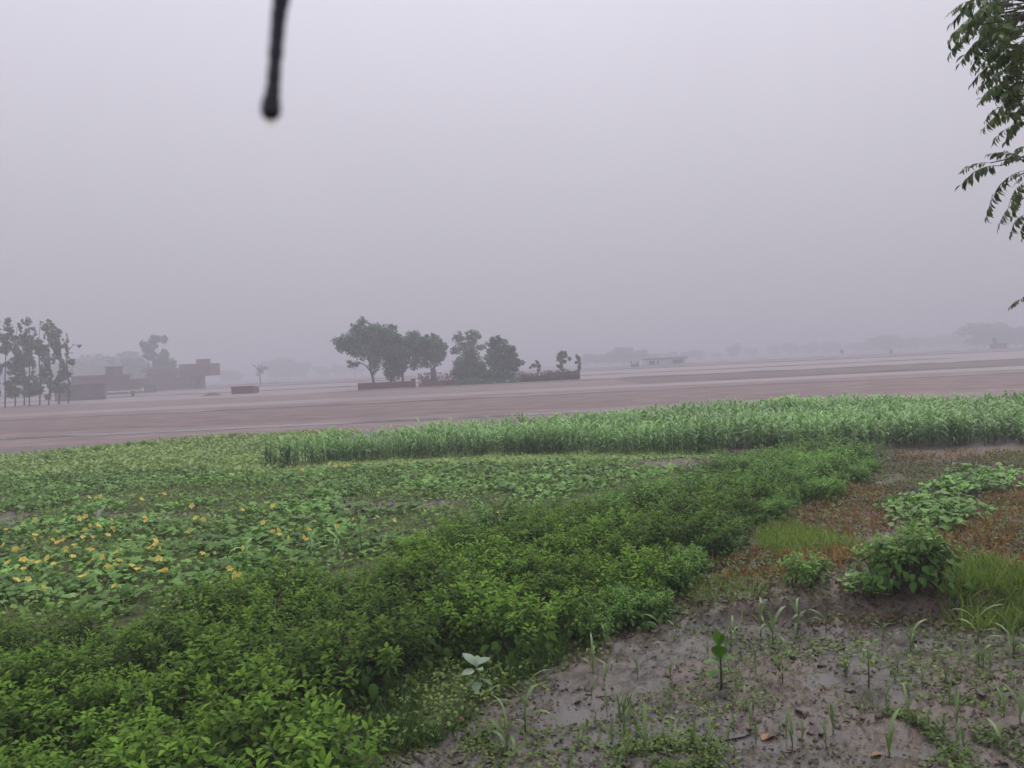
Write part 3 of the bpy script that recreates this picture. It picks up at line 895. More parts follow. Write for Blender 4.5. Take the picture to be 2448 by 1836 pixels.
building("farm_outbuilding", [
    ("wall", M['brick'], [(172, 312, 899, 945, 200, 8)]),
    ("roof_slab", M['concrete'], [(168, 316, 896, 899, 199.4, 9.2)]),
    ("roof_room", M['brick'], [(252, 294, 877.5, 896, 201.5, 5)]),
    ("roof_room_slab", M['concrete'], [(249, 297, 875.5, 877.5, 201.1, 5.8)]),
    ("annex", M['brick'], [(300, 362, 905, 940, 203, 6)]),
], "long low brick outbuilding with a square room on its flat roof")
building("yard_wall", [("wall", M['concrete'], [(130, 254, 921, 962, 142, 0.4)]), ("coping", M['brick'], [(129, 255, 919.5, 921, 141.9, 0.6)])],
         "grey yard wall in front of the low outbuilding", 'wall')
building("long_yard_wall", [("wall", M['concrete'], [(250, 375, 921, 940, 176, 0.4)])], "farther yard wall leading to the brick farmhouse", 'wall')
building("pale_plinth", [("slab", M['plaster'], [(256, 344, 933, 937, 165, 0.6)]), ("end_block", M['plaster'], [(336, 344, 927, 933, 165, 0.6)])], "low pale plastered plinth before the farm buildings", 'plinth')
building("brick_pillar", [("shaft", M['brick_red'], [(313, 322, 936, 950, 160, 0.8)]), ("cap", M['brick'], [(312, 323, 934.5, 936, 159.9, 1.0)])], "short brick pillar in front of the pale plinth", 'pillar')

# red brick water tank
Yt = 132
r = building("brick_tank", [
    ("wall", M['brick_red'], [(553, 609, 925, 952, Yt, 0.25)]), ("wall", M['brick_red'], [(553, 609, 925, 952, Yt + 2.6, 0.25)]),
    ("side_wall", M['brick_red'], [(553, 556, 925, 952, Yt + 0.252, 2.345)]), ("side_wall", M['brick_red'], [(606, 609, 925, 952, Yt + 0.252, 2.345)]),
    ("rim", M['brick'], [(551.5, 610.5, 923, 925, Yt - 0.08, 0.4)])], "small red brick water tank standing in the brown field", 'tank')
# low debris mound by the tank
th = np.linspace(0, 2 * math.pi, 40, endpoint=False)
c0 = G(508, 946)
g_ = Geo()
V = [(c0[0], c0[1] + 0.4, 0.42)]
for rr_, zz in ((0.35, 0.36), (0.7, 0.2), (1.0, -0.03)):
    for t in th:
        k_ = rr_ * (1 + 0.25 * (vnoise(np.cos(t) * 2 + 5, np.sin(t) * 2, 3) - 0.5))
        V.append((c0[0] + 1.9 * k_ * math.cos(t), c0[1] + 0.9 * k_ * math.sin(t), zz * (0.8 + 0.5 * float(vnoise(t * 2, rr_ * 3, 8))) if zz > 0 else zz))
T = [(0, 1 + i, 1 + (i + 1) % 40) for i in range(40)]
for j in range(2):
    a, b_ = 1 + 40 * j, 41 + 40 * j
    for i in range(40): T += [(a + i, b_ + i, b_ + (i + 1) % 40), (a + i, b_ + (i + 1) % 40, a + (i + 1) % 40)]
g_.add(V, T)
tag(add("earth_mound", g_.mesh("earth_mound", M['field_dark'])), "flat dark heap of earth left of the brick tank", "mound")

# compound wall: uneven brick panels with a gap
root = add("compound_wall", None, loc=(0, 0, 0))
segs = [(855, 993, 916, 0), (1009, 1048, 905, 1), (1048, 1100, 909, 2), (1240, 1310, 898, 3), (1310, 1384, 889, 4)]
for u0, u1, vt, k in segs:
    Ys = 119.5 + (u0 - 855) / 530 * 4.0
    Ye = 119.5 + (u1 - 855) / 530 * 4.0
    nseg = max(4, int((u1 - u0) / 5))
    g_ = Geo()
    us = np.linspace(u0, u1, nseg + 1)
    vt_line = vt - 0.047 * (us - u0)
    tops = [A(us[i], vt_line[i] + (3.0 * rng.random() if k else 0.6 * rng.random()), Ys + (Ye - Ys) * i / nseg)[2] for i in range(nseg + 1)]
    xs = [A(us[i], 915, Ys + (Ye - Ys) * i / nseg)[0] for i in range(nseg + 1)]
    ys = [Ys + (Ye - Ys) * i / nseg for i in range(nseg + 1)]
    V, T = [], []
    for i in range(nseg + 1):
        for dy, zz in ((0, -0.1), (0, tops[i]), (0.3, tops[i] - 0.02), (0.3, -0.1)):
            V.append((xs[i], ys[i] + dy, zz))
    for i in range(nseg):
        a = 4 * i
        for q in range(3):
            T += [(a + q, a + q + 4, a + q + 5), (a + q, a + q + 5, a + q + 1)]
    for e in (0, 4 * nseg): T += [(e, e + 1, e + 2), (e, e + 2, e + 3)]
    g_.add(V, T)
    add("wall_panel", g_.mesh("wall_panel", M['brick'] if k < 3 else M['brick_red'], False), root)
g_ = Geo(); px_box(g_, 983, 994, 905, 935, 119.3, 0.7); add("gate_pillar", g_.mesh("gate_pillar", M['brick'], False), root)
g_ = Geo(); px_box(g_, 1030, 1039, 878, 930, 121.2, 0.7); add("gate_pillar", g_.mesh("gate_pillar", M['brick'], False), root)
tag(root, "low weathered brick wall running in front of the central trees", "wall")
# dry scrub along the right half of the wall
def scrub(name, u0, u1, v0, v1, Y, n_, label, mat):
    s = Y / FPX
    g_ = Geo()
    us = u0 + (u1 - u0) * rng.random(n_)
    vs_ = v0 + (v1 - v0) * rng.random(n_) ** 0.8 - 0.047 * (us - u0)
    vs_ += 3.5 * (vnoise(us * 0.12, us * 0, 12) - 0.5) * 2
    P = np.array([A(a, b, Y) for a, b in zip(us, vs_)])
    P[:, 1] += rng.normal(0, 0.5, n_); P[:, 2] = np.maximum(P[:, 2], 0.05)
    g_.scatter(TPL_CLUMP, P, rot(rng.random(n_) * 6.28, rng.normal(0, .8, n_), rng.normal(0, .8, n_)), 0.16 + 0.16 * rng.random(n_), rng.random(n_))
    return tag(add(name, g_.mesh(name, mat)), label, "shrub", None, None)
M['scrub'] = leaf_mat("dry_scrub", (0.060, 0.040, 0.034), (0.110, 0.078, 0.062), 0.7, 0.1, 0.2, 0.1)
scrub("scrub_hedge", 1222, 1386, 892, 918, 121.6, 2600, "brownish scrub hedge along the right part of the compound wall", M['scrub'])
scrub("undergrowth_bush", 1000, 1105, 894, 932, 121.8, 1500, "dull undergrowth between the gate pillar and the round bush", M['scrub'])
scrub("wall_foot_bush", 1085, 1245, 906, 925, 120.2, 1500, "low green growth along the foot of the round bush and sloping tree", M['tree'])

# far right things
building("distant_shed", [
    ("wall", M['plaster'], [(1536, 1640, 859, 878, 292, 6)]),
    ("roof", M['concrete'], [(1534, 1643, 855, 858.8, 291.5, 7)]),
    ("opening", M['dark_open'], [(1552, 1566, 862, 872, 291.95, 0.06)]),
    ("opening", M['dark_open'], [(1571, 1575, 862, 872, 291.95, 0.06)]),
    ("opening", M['dark_open'], [(1608, 1634, 859.5, 868, 291.95, 0.06)])], "long low pale shed with dark openings on the right horizon", 'shed')
building("feeding_trough", [("basin", M['brick'], [(1508, 1528, 869, 882, 275, 2.2)]), ("rim", M['concrete'], [(1508, 1511, 864, 869, 275, 2.2), (1525, 1528, 864, 869, 275, 2.2)])], "small dark trough left of the pale shed", 'trough')
building("brick_hut", [("wall", M['brick_red'], [(2384, 2408, 822, 845, 325, 5)]), ("roof", M['concrete'], [(2383, 2409, 820.3, 822, 324.6, 5.8)])], "small red brick hut at the far right horizon", 'hut')
px_tree("hut_tree", 322, [([(2378, 836), (2377, 825), (2376, 816)], 0.2, 0.08)], [(2376, 814, 6, 6), (2380, 822, 6, 7), (2375, 828, 5, 6)], 500, 0.5, M['tree'], "small dark tree beside the red brick hut", seed=50)
for u, vb, vt, lb in [(2129, 847, 837, "tiny dark shrub alone on the far right field"), (2012, 846, 836, "tiny pale shrub left of the dark one on the far field"), (1965, 855, 851, "lowest tiny shrub on the far field strip")]:
    px_tree("field_shrub", 300, [([(u, vb), (u, vt + 3)], 0.08, 0.04)], [(u, vt + 3, 2.6, 3.4), (u + 1, vt + 6, 3.4, 3)], 160, 0.4, M['tree'], lb, seed=int(u))

# ------------------------------------------------------------------ bush crop
def bush_meshes(seed, mat, n_leaf=660, h=0.50, rad=0.41, ls=1.0):
    r = np.random.default_rng(seed)
    st = Geo()
    tips = []
    for k in range(6):
        a = k * 1.05 + r.normal(0, .3); sp = rad * (0.35 + 0.5 * r.random())
        p0 = np.array([r.normal(0, .02), r.normal(0, .02), -0.03])
        p2 = np.array([sp * math.cos(a), sp * math.sin(a), h * (0.72 + 0.2 * r.random())])
        p1 = p0 * 0.5 + p2 * 0.5 + np.array([0, 0, 0.04])
        st.tube([p0, p1, p2], [0.009, 0.007, 0.003], 5)
        tips.append(p2)
    g_ = Geo()
    # leafy sprays leaning out of the crown, each ending in a tuft of young leaves
    ns = n_leaf // 20
    for s in range(ns):
        a = r.random() * 6.283
        q = math.sqrt(r.random())
        top = h * (1.0 - 0.24 * q * q) + r.normal(0, 0.055)
        tip = np.array([rad * q * math.cos(a), rad * q * math.sin(a), top])
        lean = np.array([math.cos(a), math.sin(a), 0]) * (0.05 + 0.12 * q)
        m_ = 20
        f = np.sort(r.random(m_) ** 0.7)
        sp = tip[None] - (np.array([0, 0, 0.24]) + lean)[None] * (1 - f)[:, None]
        ph = np.arange(m_) * 2.4 + r.normal(0, .4, m_)
        sz = (ls * (0.042 + 0.034 * r.random(m_)) * (1.15 - 0.4 * f))[:, None] * np.array([1.0, 0.72, 1.0])
        P = sp + np.stack([np.cos(ph), np.sin(ph), 0 * ph], 1) * (0.012 + 0.035 * (1 - f))[:, None]
        pitch = 1.15 * f ** 2 - 0.25 + r.normal(0, 0.22, m_)
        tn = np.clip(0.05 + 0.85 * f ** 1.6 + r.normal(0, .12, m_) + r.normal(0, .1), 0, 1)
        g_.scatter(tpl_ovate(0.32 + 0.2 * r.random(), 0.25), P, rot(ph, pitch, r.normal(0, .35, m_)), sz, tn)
    # sparse lower leaves
    m_ = 40
    ph = r.random(m_) * 6.283; q = 0.4 + 0.6 * r.random(m_)
    P = np.stack([rad * q * np.cos(ph), rad * q * np.sin(ph), h * (0.15 + 0.4 * r.random(m_))], 1)
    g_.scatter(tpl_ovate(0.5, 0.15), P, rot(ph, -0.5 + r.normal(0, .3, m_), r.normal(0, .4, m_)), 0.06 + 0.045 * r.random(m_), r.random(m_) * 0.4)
    return st.mesh("stem", M['stem']), g_.mesh("foliage", mat)


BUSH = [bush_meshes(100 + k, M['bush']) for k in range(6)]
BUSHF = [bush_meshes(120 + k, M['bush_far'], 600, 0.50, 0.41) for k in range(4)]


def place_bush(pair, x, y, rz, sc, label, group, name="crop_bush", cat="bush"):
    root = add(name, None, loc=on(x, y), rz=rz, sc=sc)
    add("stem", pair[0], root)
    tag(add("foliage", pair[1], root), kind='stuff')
    return tag(root, label, cat, group)


d1 = np.array([0.62, 0.785]); d2 = np.array([d1[1], -d1[0]])
lo, hi = PG_BUSH.min(0), PG_BUSH.max(0)
cand = []
for i in range(-60, 60):
    for j in range(-80, 80):
        p_ = np.array([1.0, 10.0]) + d1 * (j * 0.44 + rng.normal(0, .07)) + d2 * (i * 0.60 + rng.normal(0, .06))
        cand.append(p_)
cand = np.array(cand)
cand = cand[inside(cand, PG_BUSH)]
nb = 0
for x, y in cand:
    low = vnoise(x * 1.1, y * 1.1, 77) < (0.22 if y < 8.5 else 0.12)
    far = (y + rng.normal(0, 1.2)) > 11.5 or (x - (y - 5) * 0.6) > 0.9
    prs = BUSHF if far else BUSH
    sc = (0.74 + 0.46 * rng.random()) if y < 8.5 else (0.84 + 0.34 * rng.random())
    if low: sc *= 0.62
    lb = "blue-green leafy bush in the far part of the diagonal bush crop" if far else "yellow-green leafy bush in the near part of the diagonal bush crop"
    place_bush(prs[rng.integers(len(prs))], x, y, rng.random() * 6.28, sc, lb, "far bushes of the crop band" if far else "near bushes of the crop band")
    nb += 1
front = poly(BUSH_FRONT)
for k in range(120):
    i = rng.integers(1, len(front) - 1)
    t = rng.random()
    e_ = front[i] * (1 - t) + front[i + 1 if i + 1 < len(front) else i] * t
    nrm = np.array([0.785, -0.62])
    q_ = e_ + nrm * (0.45 * rng.random() ** 1.7) * (0.6 if e_[1] < 9 else 0.9)
    if q_[1] < 7.0 or q_[1] > 17: continue
    place_bush(BUSHF[rng.integers(4)], q_[0], q_[1], rng.random() * 6.28, 0.42 + 0.30 * rng.random(), "small young bush on the ragged muddy edge of the bush crop", "young bushes along the crop edge")
    nb += 1
print("bushes", nb)

# ------------------------------------------------------------------ maize field
def maize_geo(seed, seg, flat, nl=9, h=0.60, L=0.43):
    r = np.random.default_rng(seed)
    g_ = Geo()
    if not flat:
        g_.tube([(0, 0, -0.02), (0.01, 0, h * 0.5), (0, 0.01, h)], [0.011, 0.009, 0.004], 5, 0.2)
    else:
        g_.tube([(0, 0, -0.02), (0, 0, h)], [0.011, 0.004], 3, 0.2)
    a0 = r.random() * 6.28
    for k in range(nl):
        f = k / (nl - 1)
        ph = a0 + math.pi * k + r.normal(0, .45)
        tp = tpl_strap(seg, 0.066 + 0.016 * r.random(), 1.0 + 0.25 * f + r.normal(0, .1), 1.9 + 0.7 * r.random() - 0.6 * f, 0.3, flat)
        g_.scatter(tp, np.array([[0, 0, 0.10 + h * 0.9 * f]]), rot(np.array([ph]), np.array([0.0]), np.array([r.normal(0, .15)])), np.array([L * (0.75 + 0.35 * math.sin(math.pi * (0.2 + 0.6 * f)))]),
                   [np.clip(0.1 + 0.8 * f + r.normal(0, .12), 0, 1)])
    return g_


area = 0
pts = fill(PG_MAIZE, 5200)
# thin out doubles on a fine grid
key = np.round(pts / 0.17).astype(int)
_, ui = np.unique(key, axis=0, return_index=True)
pts = pts[np.sort(ui)]
pts = pts[np.argsort(np.hypot(pts[:, 0], pts[:, 1]))]
front_d = np.array([G(1000, 1100)[1]])[0]
# plants at the near edge show largest: rank by how far they stand behind the near edge
edge_y = np.interp(pts[:, 0], PG_MAIZE[:9, 0], PG_MAIZE[:9, 1])
rag = (pts[:, 1] - edge_y) > 0.9 * (vnoise(pts[:, 0] * 0.8, pts[:, 1] * 0.3, 131) - 0.35) + 0.5 * (vnoise(pts[:, 0] * 3.1, pts[:, 1] * 0.3, 133) - 0.4)
pts, edge_y = pts[rag], edge_y[rag]
order = np.argsort(pts[:, 1] - edge_y)
vis = (pts[:, 0] / pts[:, 1] < 0.66)
order = [i for i in order if vis[i]]
nearset = set(order[:300])
MZ = [maize_geo(200 + k, 5, False).mesh("maize_plant", M['maize']) for k in range(7)]
MZF = [maize_geo(220 + k, 4, True) for k in range(6)]
mass = Geo()
for i, (x, y) in enumerate(pts):
    sc = (0.72 + 0.34 * rng.random()) * (0.74 + 0.5 * float(fbm(x * 0.45, y * 0.45, 3, 140)))
    if i in nearset:
        o = add("maize_plant", MZ[rng.integers(7)], loc=on(x, y), rz=rng.random() * 6.28, sc=sc)
        tag(o, "maize plant along the near edge of the tall maize field", "maize", "maize plants at the near field edge")
    else:
        t = MZF[rng.integers(6)]
        V = np.vstack(t.V); T = np.vstack(t.T); C = np.concatenate(t.C)
        R = rot(np.array([rng.random() * 6.28]), np.array([0.0]), np.array([0.0]))[0]
        mass.add((V * sc) @ R.T + on(x, y), T, C)
tag(add("maize_crop", mass.mesh("maize_crop", M['maize'])), "dense mass of maize filling the field behind its near edge", "maize", None, 'stuff')
print("maize", len(pts))

# ------------------------------------------------------------------ gourd vines with yellow flowers
def vine_mesh(seed, n_=46, rad=0.62, s0=0.08, s1=0.19, zmax=0.20):
    r = np.random.default_rng(seed)
    g_ = Geo()
    a = r.random(n_) * 6.283; q = np.sqrt(r.random(n_)) * rad
    z = 0.07 + (zmax - 0.07) * r.random(n_) * (1 - 0.5 * (q / rad) ** 2)
    P = np.stack([q * np.cos(a), q * np.sin(a), z], 1)
    sz = s0 + (s1 - s0) * r.random(n_)
    for k in range(n_):
        tp = tpl_round(5, 0.1 + 0.25 * r.random(), 0.05 + 0.06 * r.random())
        g_.scatter(tp, P[k:k + 1], rot(np.array([r.random() * 6.283]), np.array([r.normal(0.0, .33)]), np.array([r.normal(0, .33)])), sz[k:k + 1], [np.clip(0.5 + r.normal(0, .28), 0, 1)])
        if k % 2 == 0:
            b_ = P[k] * np.array([0.9, 0.9, 0]) + np.array([0, 0, 0.0])
            g_.tube([b_, (b_ + P[k]) / 2 + np.array([.01, .01, .01]), P[k]], 0.004, 3, 0.6)
    return g_.mesh("foliage", M['vine'])


def flower_mesh(seed):
    r = np.random.default_rng(seed)
    V = [(0, 0, 0)]
    T = []
    for k in range(10):
        t = 2 * math.pi * k / 10
        V.append((0.30 * math.cos(t), 0.30 * math.sin(t), 0.30))
    for k in range(10):
        t = 2 * math.pi * k / 10
        rr_ = 0.62 if k % 2 == 0 else 0.40
        V.append((rr_ * math.cos(t), rr_ * math.sin(t), 0.42 + (0.05 if k % 2 else -0.04) + r.normal(0, .03)))
    for k in range(10):
        j = (k + 1) % 10
        T += [(0, 1 + j, 1 + k), (1 + k, 1 + j, 11 + j), (1 + k, 11 + j, 11 + k)]
    return make_mesh("flower", np.array(V), np.array(T), np.clip(np.array([0.1] + [0.3] * 10 + [0.8] * 10) + r.normal(0, .1), 0, 1), M['flower'])


VN = [vine_mesh(300 + k) for k in range(7)]
VNF = [vine_mesh(320 + k, 40, 0.68, 0.09, 0.18, 0.16) for k in range(4)]
FL = [flower_mesh(340 + k) for k in range(4)]
FLOW = [(x / 5.53, 1180 + y / 5.53) for x, y in [(1027, 335), (1140, 317), (1905, 322), (330, 390), (450, 355), (1170, 430), (1275, 435), (1128, 492), (1485, 475), (90, 488), (460, 570),
        (440, 615), (750, 505), (1098, 590), (1215, 595), (1420, 565), (685, 627), (760, 660), (840, 635), (15, 675), (205, 758), (900, 735), (985, 705), (1195, 770), (1570, 785), (1565, 905),
        (1520, 960), (1425, 995), (300, 900), (118, 922), (425, 910), (512, 925), (310, 1010), (710, 945), (960, 850), (1385, 840), (655, 860), (1805, 1020), (1860, 1000), (2040, 640), (2065, 690),
        (2090, 740), (1980, 735), (2090, 885), (1740, 975), (2180, 1050), (1100, 1125), (360, 1150), (190, 1170), (1860, 90), (1165, 55), (1340, 50), (2165, 15), (1945, 370), (1460, 350), (1240, 878)]]
FLOW += [(x / 2.458, 1050 + y / 2.458) for x, y in [(1945, 145), (1972, 157), (2010, 153), (2030, 160), (2050, 158), (1775, 180), (1130, 395), (1420, 420), (1605, 400), (1268, 460), (1155, 470), (1190, 480),
        (1548, 492), (1605, 550), (1630, 542), (1638, 570), (1705, 580), (1812, 540), (1775, 585), (1810, 592), (1530, 660), (1412, 640), (1187, 680), (1345, 765), (1360, 780), (1395, 800), (1410, 810),
        (968, 785), (680, 868), (250, 880), (660, 530), (1110, 555)]]
FLOW += [(800 + x / 2.765, 1000 + y / 2.765) for x, y in [(388, 680), (130, 670), (185, 695), (590, 617), (1065, 620), (15, 712)]]
vines = []
lo, hi = PG_VINE.min(0), PG_VINE.max(0)
for gy in np.arange(lo[1], hi[1], 0.86):
    for gx in np.arange(lo[0], hi[0], 0.92):
        p_ = np.array([gx + rng.normal(0, .2), gy + rng.normal(0, .2)])
        if abs(p_[0] / p_[1]) > 0.74: continue
        if not inside(p_[None], PG_VINE)[0] or in_any(p_[None], BARE)[0]: continue
        if inside(p_[None], PG_BUSH)[0]: continue
        if in_any(p_[None] - np.array([[0, 0.4]]), BARE)[0]: continue
        if vnoise(p_[0] * 0.55, p_[1] * 0.4, 55) < (0.36 if p_[0] > -1.0 else 0.26): continue
        o = add("gourd_vine", None, loc=on(*p_), rz=rng.random() * 6.28)
        far = p_[1] > 17
        tag(add("foliage", (VNF if far else VN)[rng.integers(4)], o), kind='stuff')
        vines.append([o, p_, 0])
fpos = []
for u, v in FLOW:
    p_ = G(u, v, 0.21)
    fpos.append(p_)
for p_ in fpos:
    k = int(np.argmin([np.hypot(*(p_[:2] - q[1])) for q in vines]))
    o = vines[k][0]; vines[k][2] += 1
    M4 = Matrix.Translation(o.location) @ Matrix.Rotation(o.rotation_euler.z, 4, 'Z')
    lp = M4.inverted() @ Vector(p_)
    f = add("flower", FL[rng.integers(4)], o, loc=lp, sc=float(0.068 + 0.042 * rng.random()))
    f.rotation_euler = (rng.normal(0.0, .6), rng.normal(0, .6), rng.random() * 6)
    # flower stalk
    g_ = Geo(); g_.tube([(0, 0, 0.0), (0.02, 0, -0.8), (0.05, 0, -2.0)], 0.04, 3, 0.3)
    add("stalk", g_.mesh("stalk", M['vine']), f)
for o, p_, nf in vines:
    if nf: tag(o, "sprawling gourd vine in yellow-orange flower in the broad vine patch", "vine", "flowering vines of the patch")
    else: tag(o, "sprawling gourd vine without open flowers in the broad vine patch", "vine", "flowerless vines of the patch")
print("vines", len(vines))
P_ = fill(PG_VINE, 20000); P_ = P_[~in_any(P_ + rng.normal(0, 0.3, P_.shape), BARE) | (rng.random(len(P_)) < 0.15)]
small_leaves("ground_weeds", P_, 0.05, 0.11, 0.0, 0.12, M['grass_light'] if False else M['weed_light'], "low light green weeds covering the soil between the gourd vines", "weeds")
#, 0.05, 0.11, 0.0, 0.13, M['weed'], "low green weeds covering the soil between the gourd vines", "weeds")
P_ = fill(PG_VINE, 5000); P_ = P_[~in_any(P_, BARE)]
blades("grass", P_, 0.08, 0.2, M['grass_light'], 0.045, "thin grass growing among the gourd vines", tilt=0.45)

# short light green fodder beyond the vines
pp = fill(PG_PASTURE, 26000)
pp = pp[pp[:, 1] < 34.5]
small_leaves("fodder_grass", pp, 0.07, 0.16, 0.02, 0.16, M['grass_light'], "smooth light green fodder strip beyond the gourd vines", "grass")
pe = fill(poly([(600, 1125), (900, 1094), (1300, 1080), (1700, 1074), (1700, 1102), (1300, 1112), (900, 1124), (640, 1150)]), 5000)
small_leaves("grass", pe, 0.05, 0.11, 0.0, 0.06, M['grass_light'], "short grass margin along the foot of the maize", "grass")
for (u, v) in [(110, 1108), (160, 1096), (310, 1075), (500, 1060), (560, 1052), (345, 1072), (230, 1090)]:
    p_ = G(u, v)
    place_bush(BUSHF[rng.integers(4)], p_[0], p_[1], rng.random() * 6, 0.5 + 0.2 * rng.random(), "small dark tuft at the far edge of the light green fodder", "dark tufts along the fodder edge", "weed_tuft", "weed")

# ------------------------------------------------------------------ right-hand garden growth
for k, q in enumerate(PG_BROWN):
    nn = [3600, 2600, 3400, 1500, 700][k]
    lb = ["reddish brown withered weeds right of the diagonal bush crop", "reddish withered weeds in front of the lime grass tuft", "large reddish withered weed patch at the right edge", "withered weeds beside the upper gourd patch", "withered weeds along the far garden path"][k]
    P_ = fill(q, nn)
    P_ = P_ + rng.normal(0, 1, P_.shape) * 0.3 * rng.random((len(P_), 1))
    P_ = P_[vnoise(P_[:, 0] * 2.5, P_[:, 1] * 2.5, 61) > 0.28]
    small_leaves("ground_weeds", fill(q, nn // 3), 0.025, 0.06, 0.0, 0.08, M['weed'], ["green weeds pushing through the withered patch beside the bush crop", "green weeds in the withered strip before the lime grass", "green weeds in the right-hand withered patch", "green weeds by the upper gourd patch", "green weeds by the far garden path"][k], "weeds")
    blades("withered_weeds", P_, 0.05, 0.17, M['withered'], 0.07, lb, "weeds", tilt=0.75)
for k, q in enumerate(PG_LIME):
    P_ = fill(q, [3000, 3400][k])
    P_ = P_ + rng.normal(0, 1, P_.shape) * 0.16 * rng.random((len(P_), 1))
    blades("lime_grass", P_, 0.04, [0.2, 0.25][k], M['grass_lime'], 0.035, ["lime green grass patch in the middle of the garden", "bright lime grass tuft beside the right-hand shrub clump"][k], tilt=0.55)
for k, q in enumerate(PG_YELLOW):
    P_ = fill(q, 1500); P_ = P_ + rng.normal(0, 1, P_.shape) * 0.25 * rng.random((len(P_), 1))
    blades("dull_grass", P_, 0.03, 0.13, M['grass_light'], 0.05,
           ["dull green grass left of the upper gourd patch", "dull green grass at the far right garden corner", "mossy grass at the foot of the bush crop", "dull grass beside the wet hollow"][k], tilt=0.5)
# general sparse weeds over the garden
PG_GARDEN = poly([(1330, 1560), (1560, 1420), (1720, 1310), (1880, 1200), (2030, 1150), (2140, 1095), (2500, 1085), (2500, 1530), (1720, 1500), (1480, 1510)])
P_ = fill(PG_GARDEN, 34000)
P_ = P_[vnoise(P_[:, 0] * 1.6, P_[:, 1] * 1.6, 66) > 0.27]
small_leaves("ground_weeds", P_, 0.025, 0.06, 0.0, 0.06, M['olive'], "sparse low weeds on the garden soil behind the mud bed", "weeds")
P_ = fill(PG_GARDEN, 12000)
P_ = P_[vnoise(P_[:, 0] * 1.3, P_[:, 1] * 1.3, 68) > 0.45]
blades("grass", P_, 0.04, 0.12, M['withered'], 0.06, "thin dry grass stubble across the garden soil", tilt=0.7)
P_ = fill(PG_MUD, 9500)
P_ = P_[vnoise(P_[:, 0] * 1.9, P_[:, 1] * 1.9, 71) > 0.48]
small_leaves("ground_weeds", P_, 0.016, 0.05, 0.0, 0.045, M['weed'], "tiny sprouting weeds scattered over the wet mud bed", "weeds")
for q, nn, lb in (([(1480, 1790), (1560, 1775), (1720, 1800), (1730, 1880), (1450, 1890)], 1100, "low weed cushion at the lower edge of the mud bed"),
                  ([(2090, 1735), (2170, 1725), (2210, 1750), (2190, 1775), (2110, 1765)], 420, "small green weed cushion among the right seedlings"),
                  ([(1120, 1770), (1190, 1765), (1200, 1815), (1130, 1825)], 260, "small weed cushion at the left mud corner"),
                  ([(2200, 1760), (2448, 1740), (2460, 1860), (2250, 1860)], 700, "loose weeds in the lower right corner of the mud"),
                  ([(1290, 1500), (1420, 1480), (1460, 1540), (1330, 1570)], 500, "weeds between the bush crop and the mud bed")):
    P_ = fill(poly(q), nn * 2); P_ = P_ + rng.normal(0, 0.07, P_.shape); P_ = P_[vnoise(P_[:, 0] * 6, P_[:, 1] * 6, 221) > 0.45]
    small_leaves("ground_weeds", P_, 0.016, 0.042, 0.0, 0.06, M['weed'], lb, "weeds")
PG_FRINGE = poly([(740, 1830), (820, 1720), (960, 1620), (1160, 1575), (1350, 1550), (1340, 1600), (1250, 1640), (1170, 1700), (1090, 1760), (1000, 1810)])
P_ = fill(PG_FRINGE, 6500)
P_ = P_[vnoise(P_[:, 0] * 3.0, P_[:, 1] * 3.0, 93) > 0.42]
blades("grass", P_, 0.06, 0.24, M['grass_dark'], 0.03, "dark green grass fringe at the foot of the bush crop", tilt=0.6)
small_leaves("ground_weeds", fill(PG_FRINGE, 2600), 0.02, 0.05, 0.0, 0.14, M['weed'], "leafy weeds mixed into the grass fringe below the bushes", "weeds")

# loose clods and straw on the wet earth
ico = np.array([(0, 0, 1), (.89, 0, .45), (.28, .85, .45), (-.72, .53, .45), (-.72, -.53, .45), (.28, -.85, .45), (.72, .53, -.3), (-.28, .85, -.3), (-.89, 0, -.3), (-.28, -.85, -.3), (.72, -.53, -.3)])
icT = np.array([(0, 1, 2), (0, 2, 3), (0, 3, 4), (0, 4, 5), (0, 5, 1), (1, 6, 2), (2, 6, 7), (2, 7, 3), (3, 7, 8), (3, 8, 4), (4, 8, 9), (4, 9, 5), (5, 9, 10), (5, 10, 1), (1, 10, 6)])
def clods(pgon, nn, s0, s1, seed, thr, label):
    P_ = fill(pgon, nn)
    P_ = P_[vnoise(P_[:, 0] * 2.2, P_[:, 1] * 2.2, seed) > thr]
    k_ = len(P_)
    g_ = Geo()
    for v in range(4):
        sub = P_[v::4]; m_ = len(sub)
        tv = ico * (1 + 0.3 * rng.normal(size=(11, 1))) * np.array([1, 0.8, 0.42])
        sz = s0 + (s1 - s0) * rng.random(m_) ** 4
        g_.scatter((tv, icT), np.stack([sub[:, 0], sub[:, 1], H(sub[:, 0], sub[:, 1]) + 0.1 * sz], 1), rot(rng.random(m_) * 6.28, rng.normal(0, .4, m_), rng.normal(0, .4, m_)), sz, rng.random(m_) * 0.5)
    tag(add("earth_clods", g_.mesh("earth_clods", M['mud'])), label, "soil", None, 'stuff')
clods(PG_MUD, 5500, 0.005, 0.040, 81, 0.48, "loose wet clods of earth strewn over the mud bed")
clods(PG_GARDEN, 5000, 0.012, 0.06, 83, 0.45, "loose clods of earth on the garden soil behind the bund")
P_ = fill(PG_MUD, 520); n_ = len(P_)
g_ = Geo()
g_.scatter((np.array([(0, 0.5, 0), (0, -0.5, 0), (0, 0, 1.0), (12, 0.3, 0.2), (12, -0.3, 0.2), (12, 0, 0.8)]) * np.array([1, 1, 1.0]), np.array([(0, 3, 4), (0, 4, 1), (1, 4, 5), (1, 5, 2), (2, 5, 3), (2, 3, 0)])),
           np.stack([P_[:, 0], P_[:, 1], H(P_[:, 0], P_[:, 1]) + 0.004], 1), rot(rng.random(n_) * 6.28, rng.normal(0, .15, n_), rng.random(n_) * 3), 0.002 + 0.0045 * rng.random(n_), rng.random(n_))
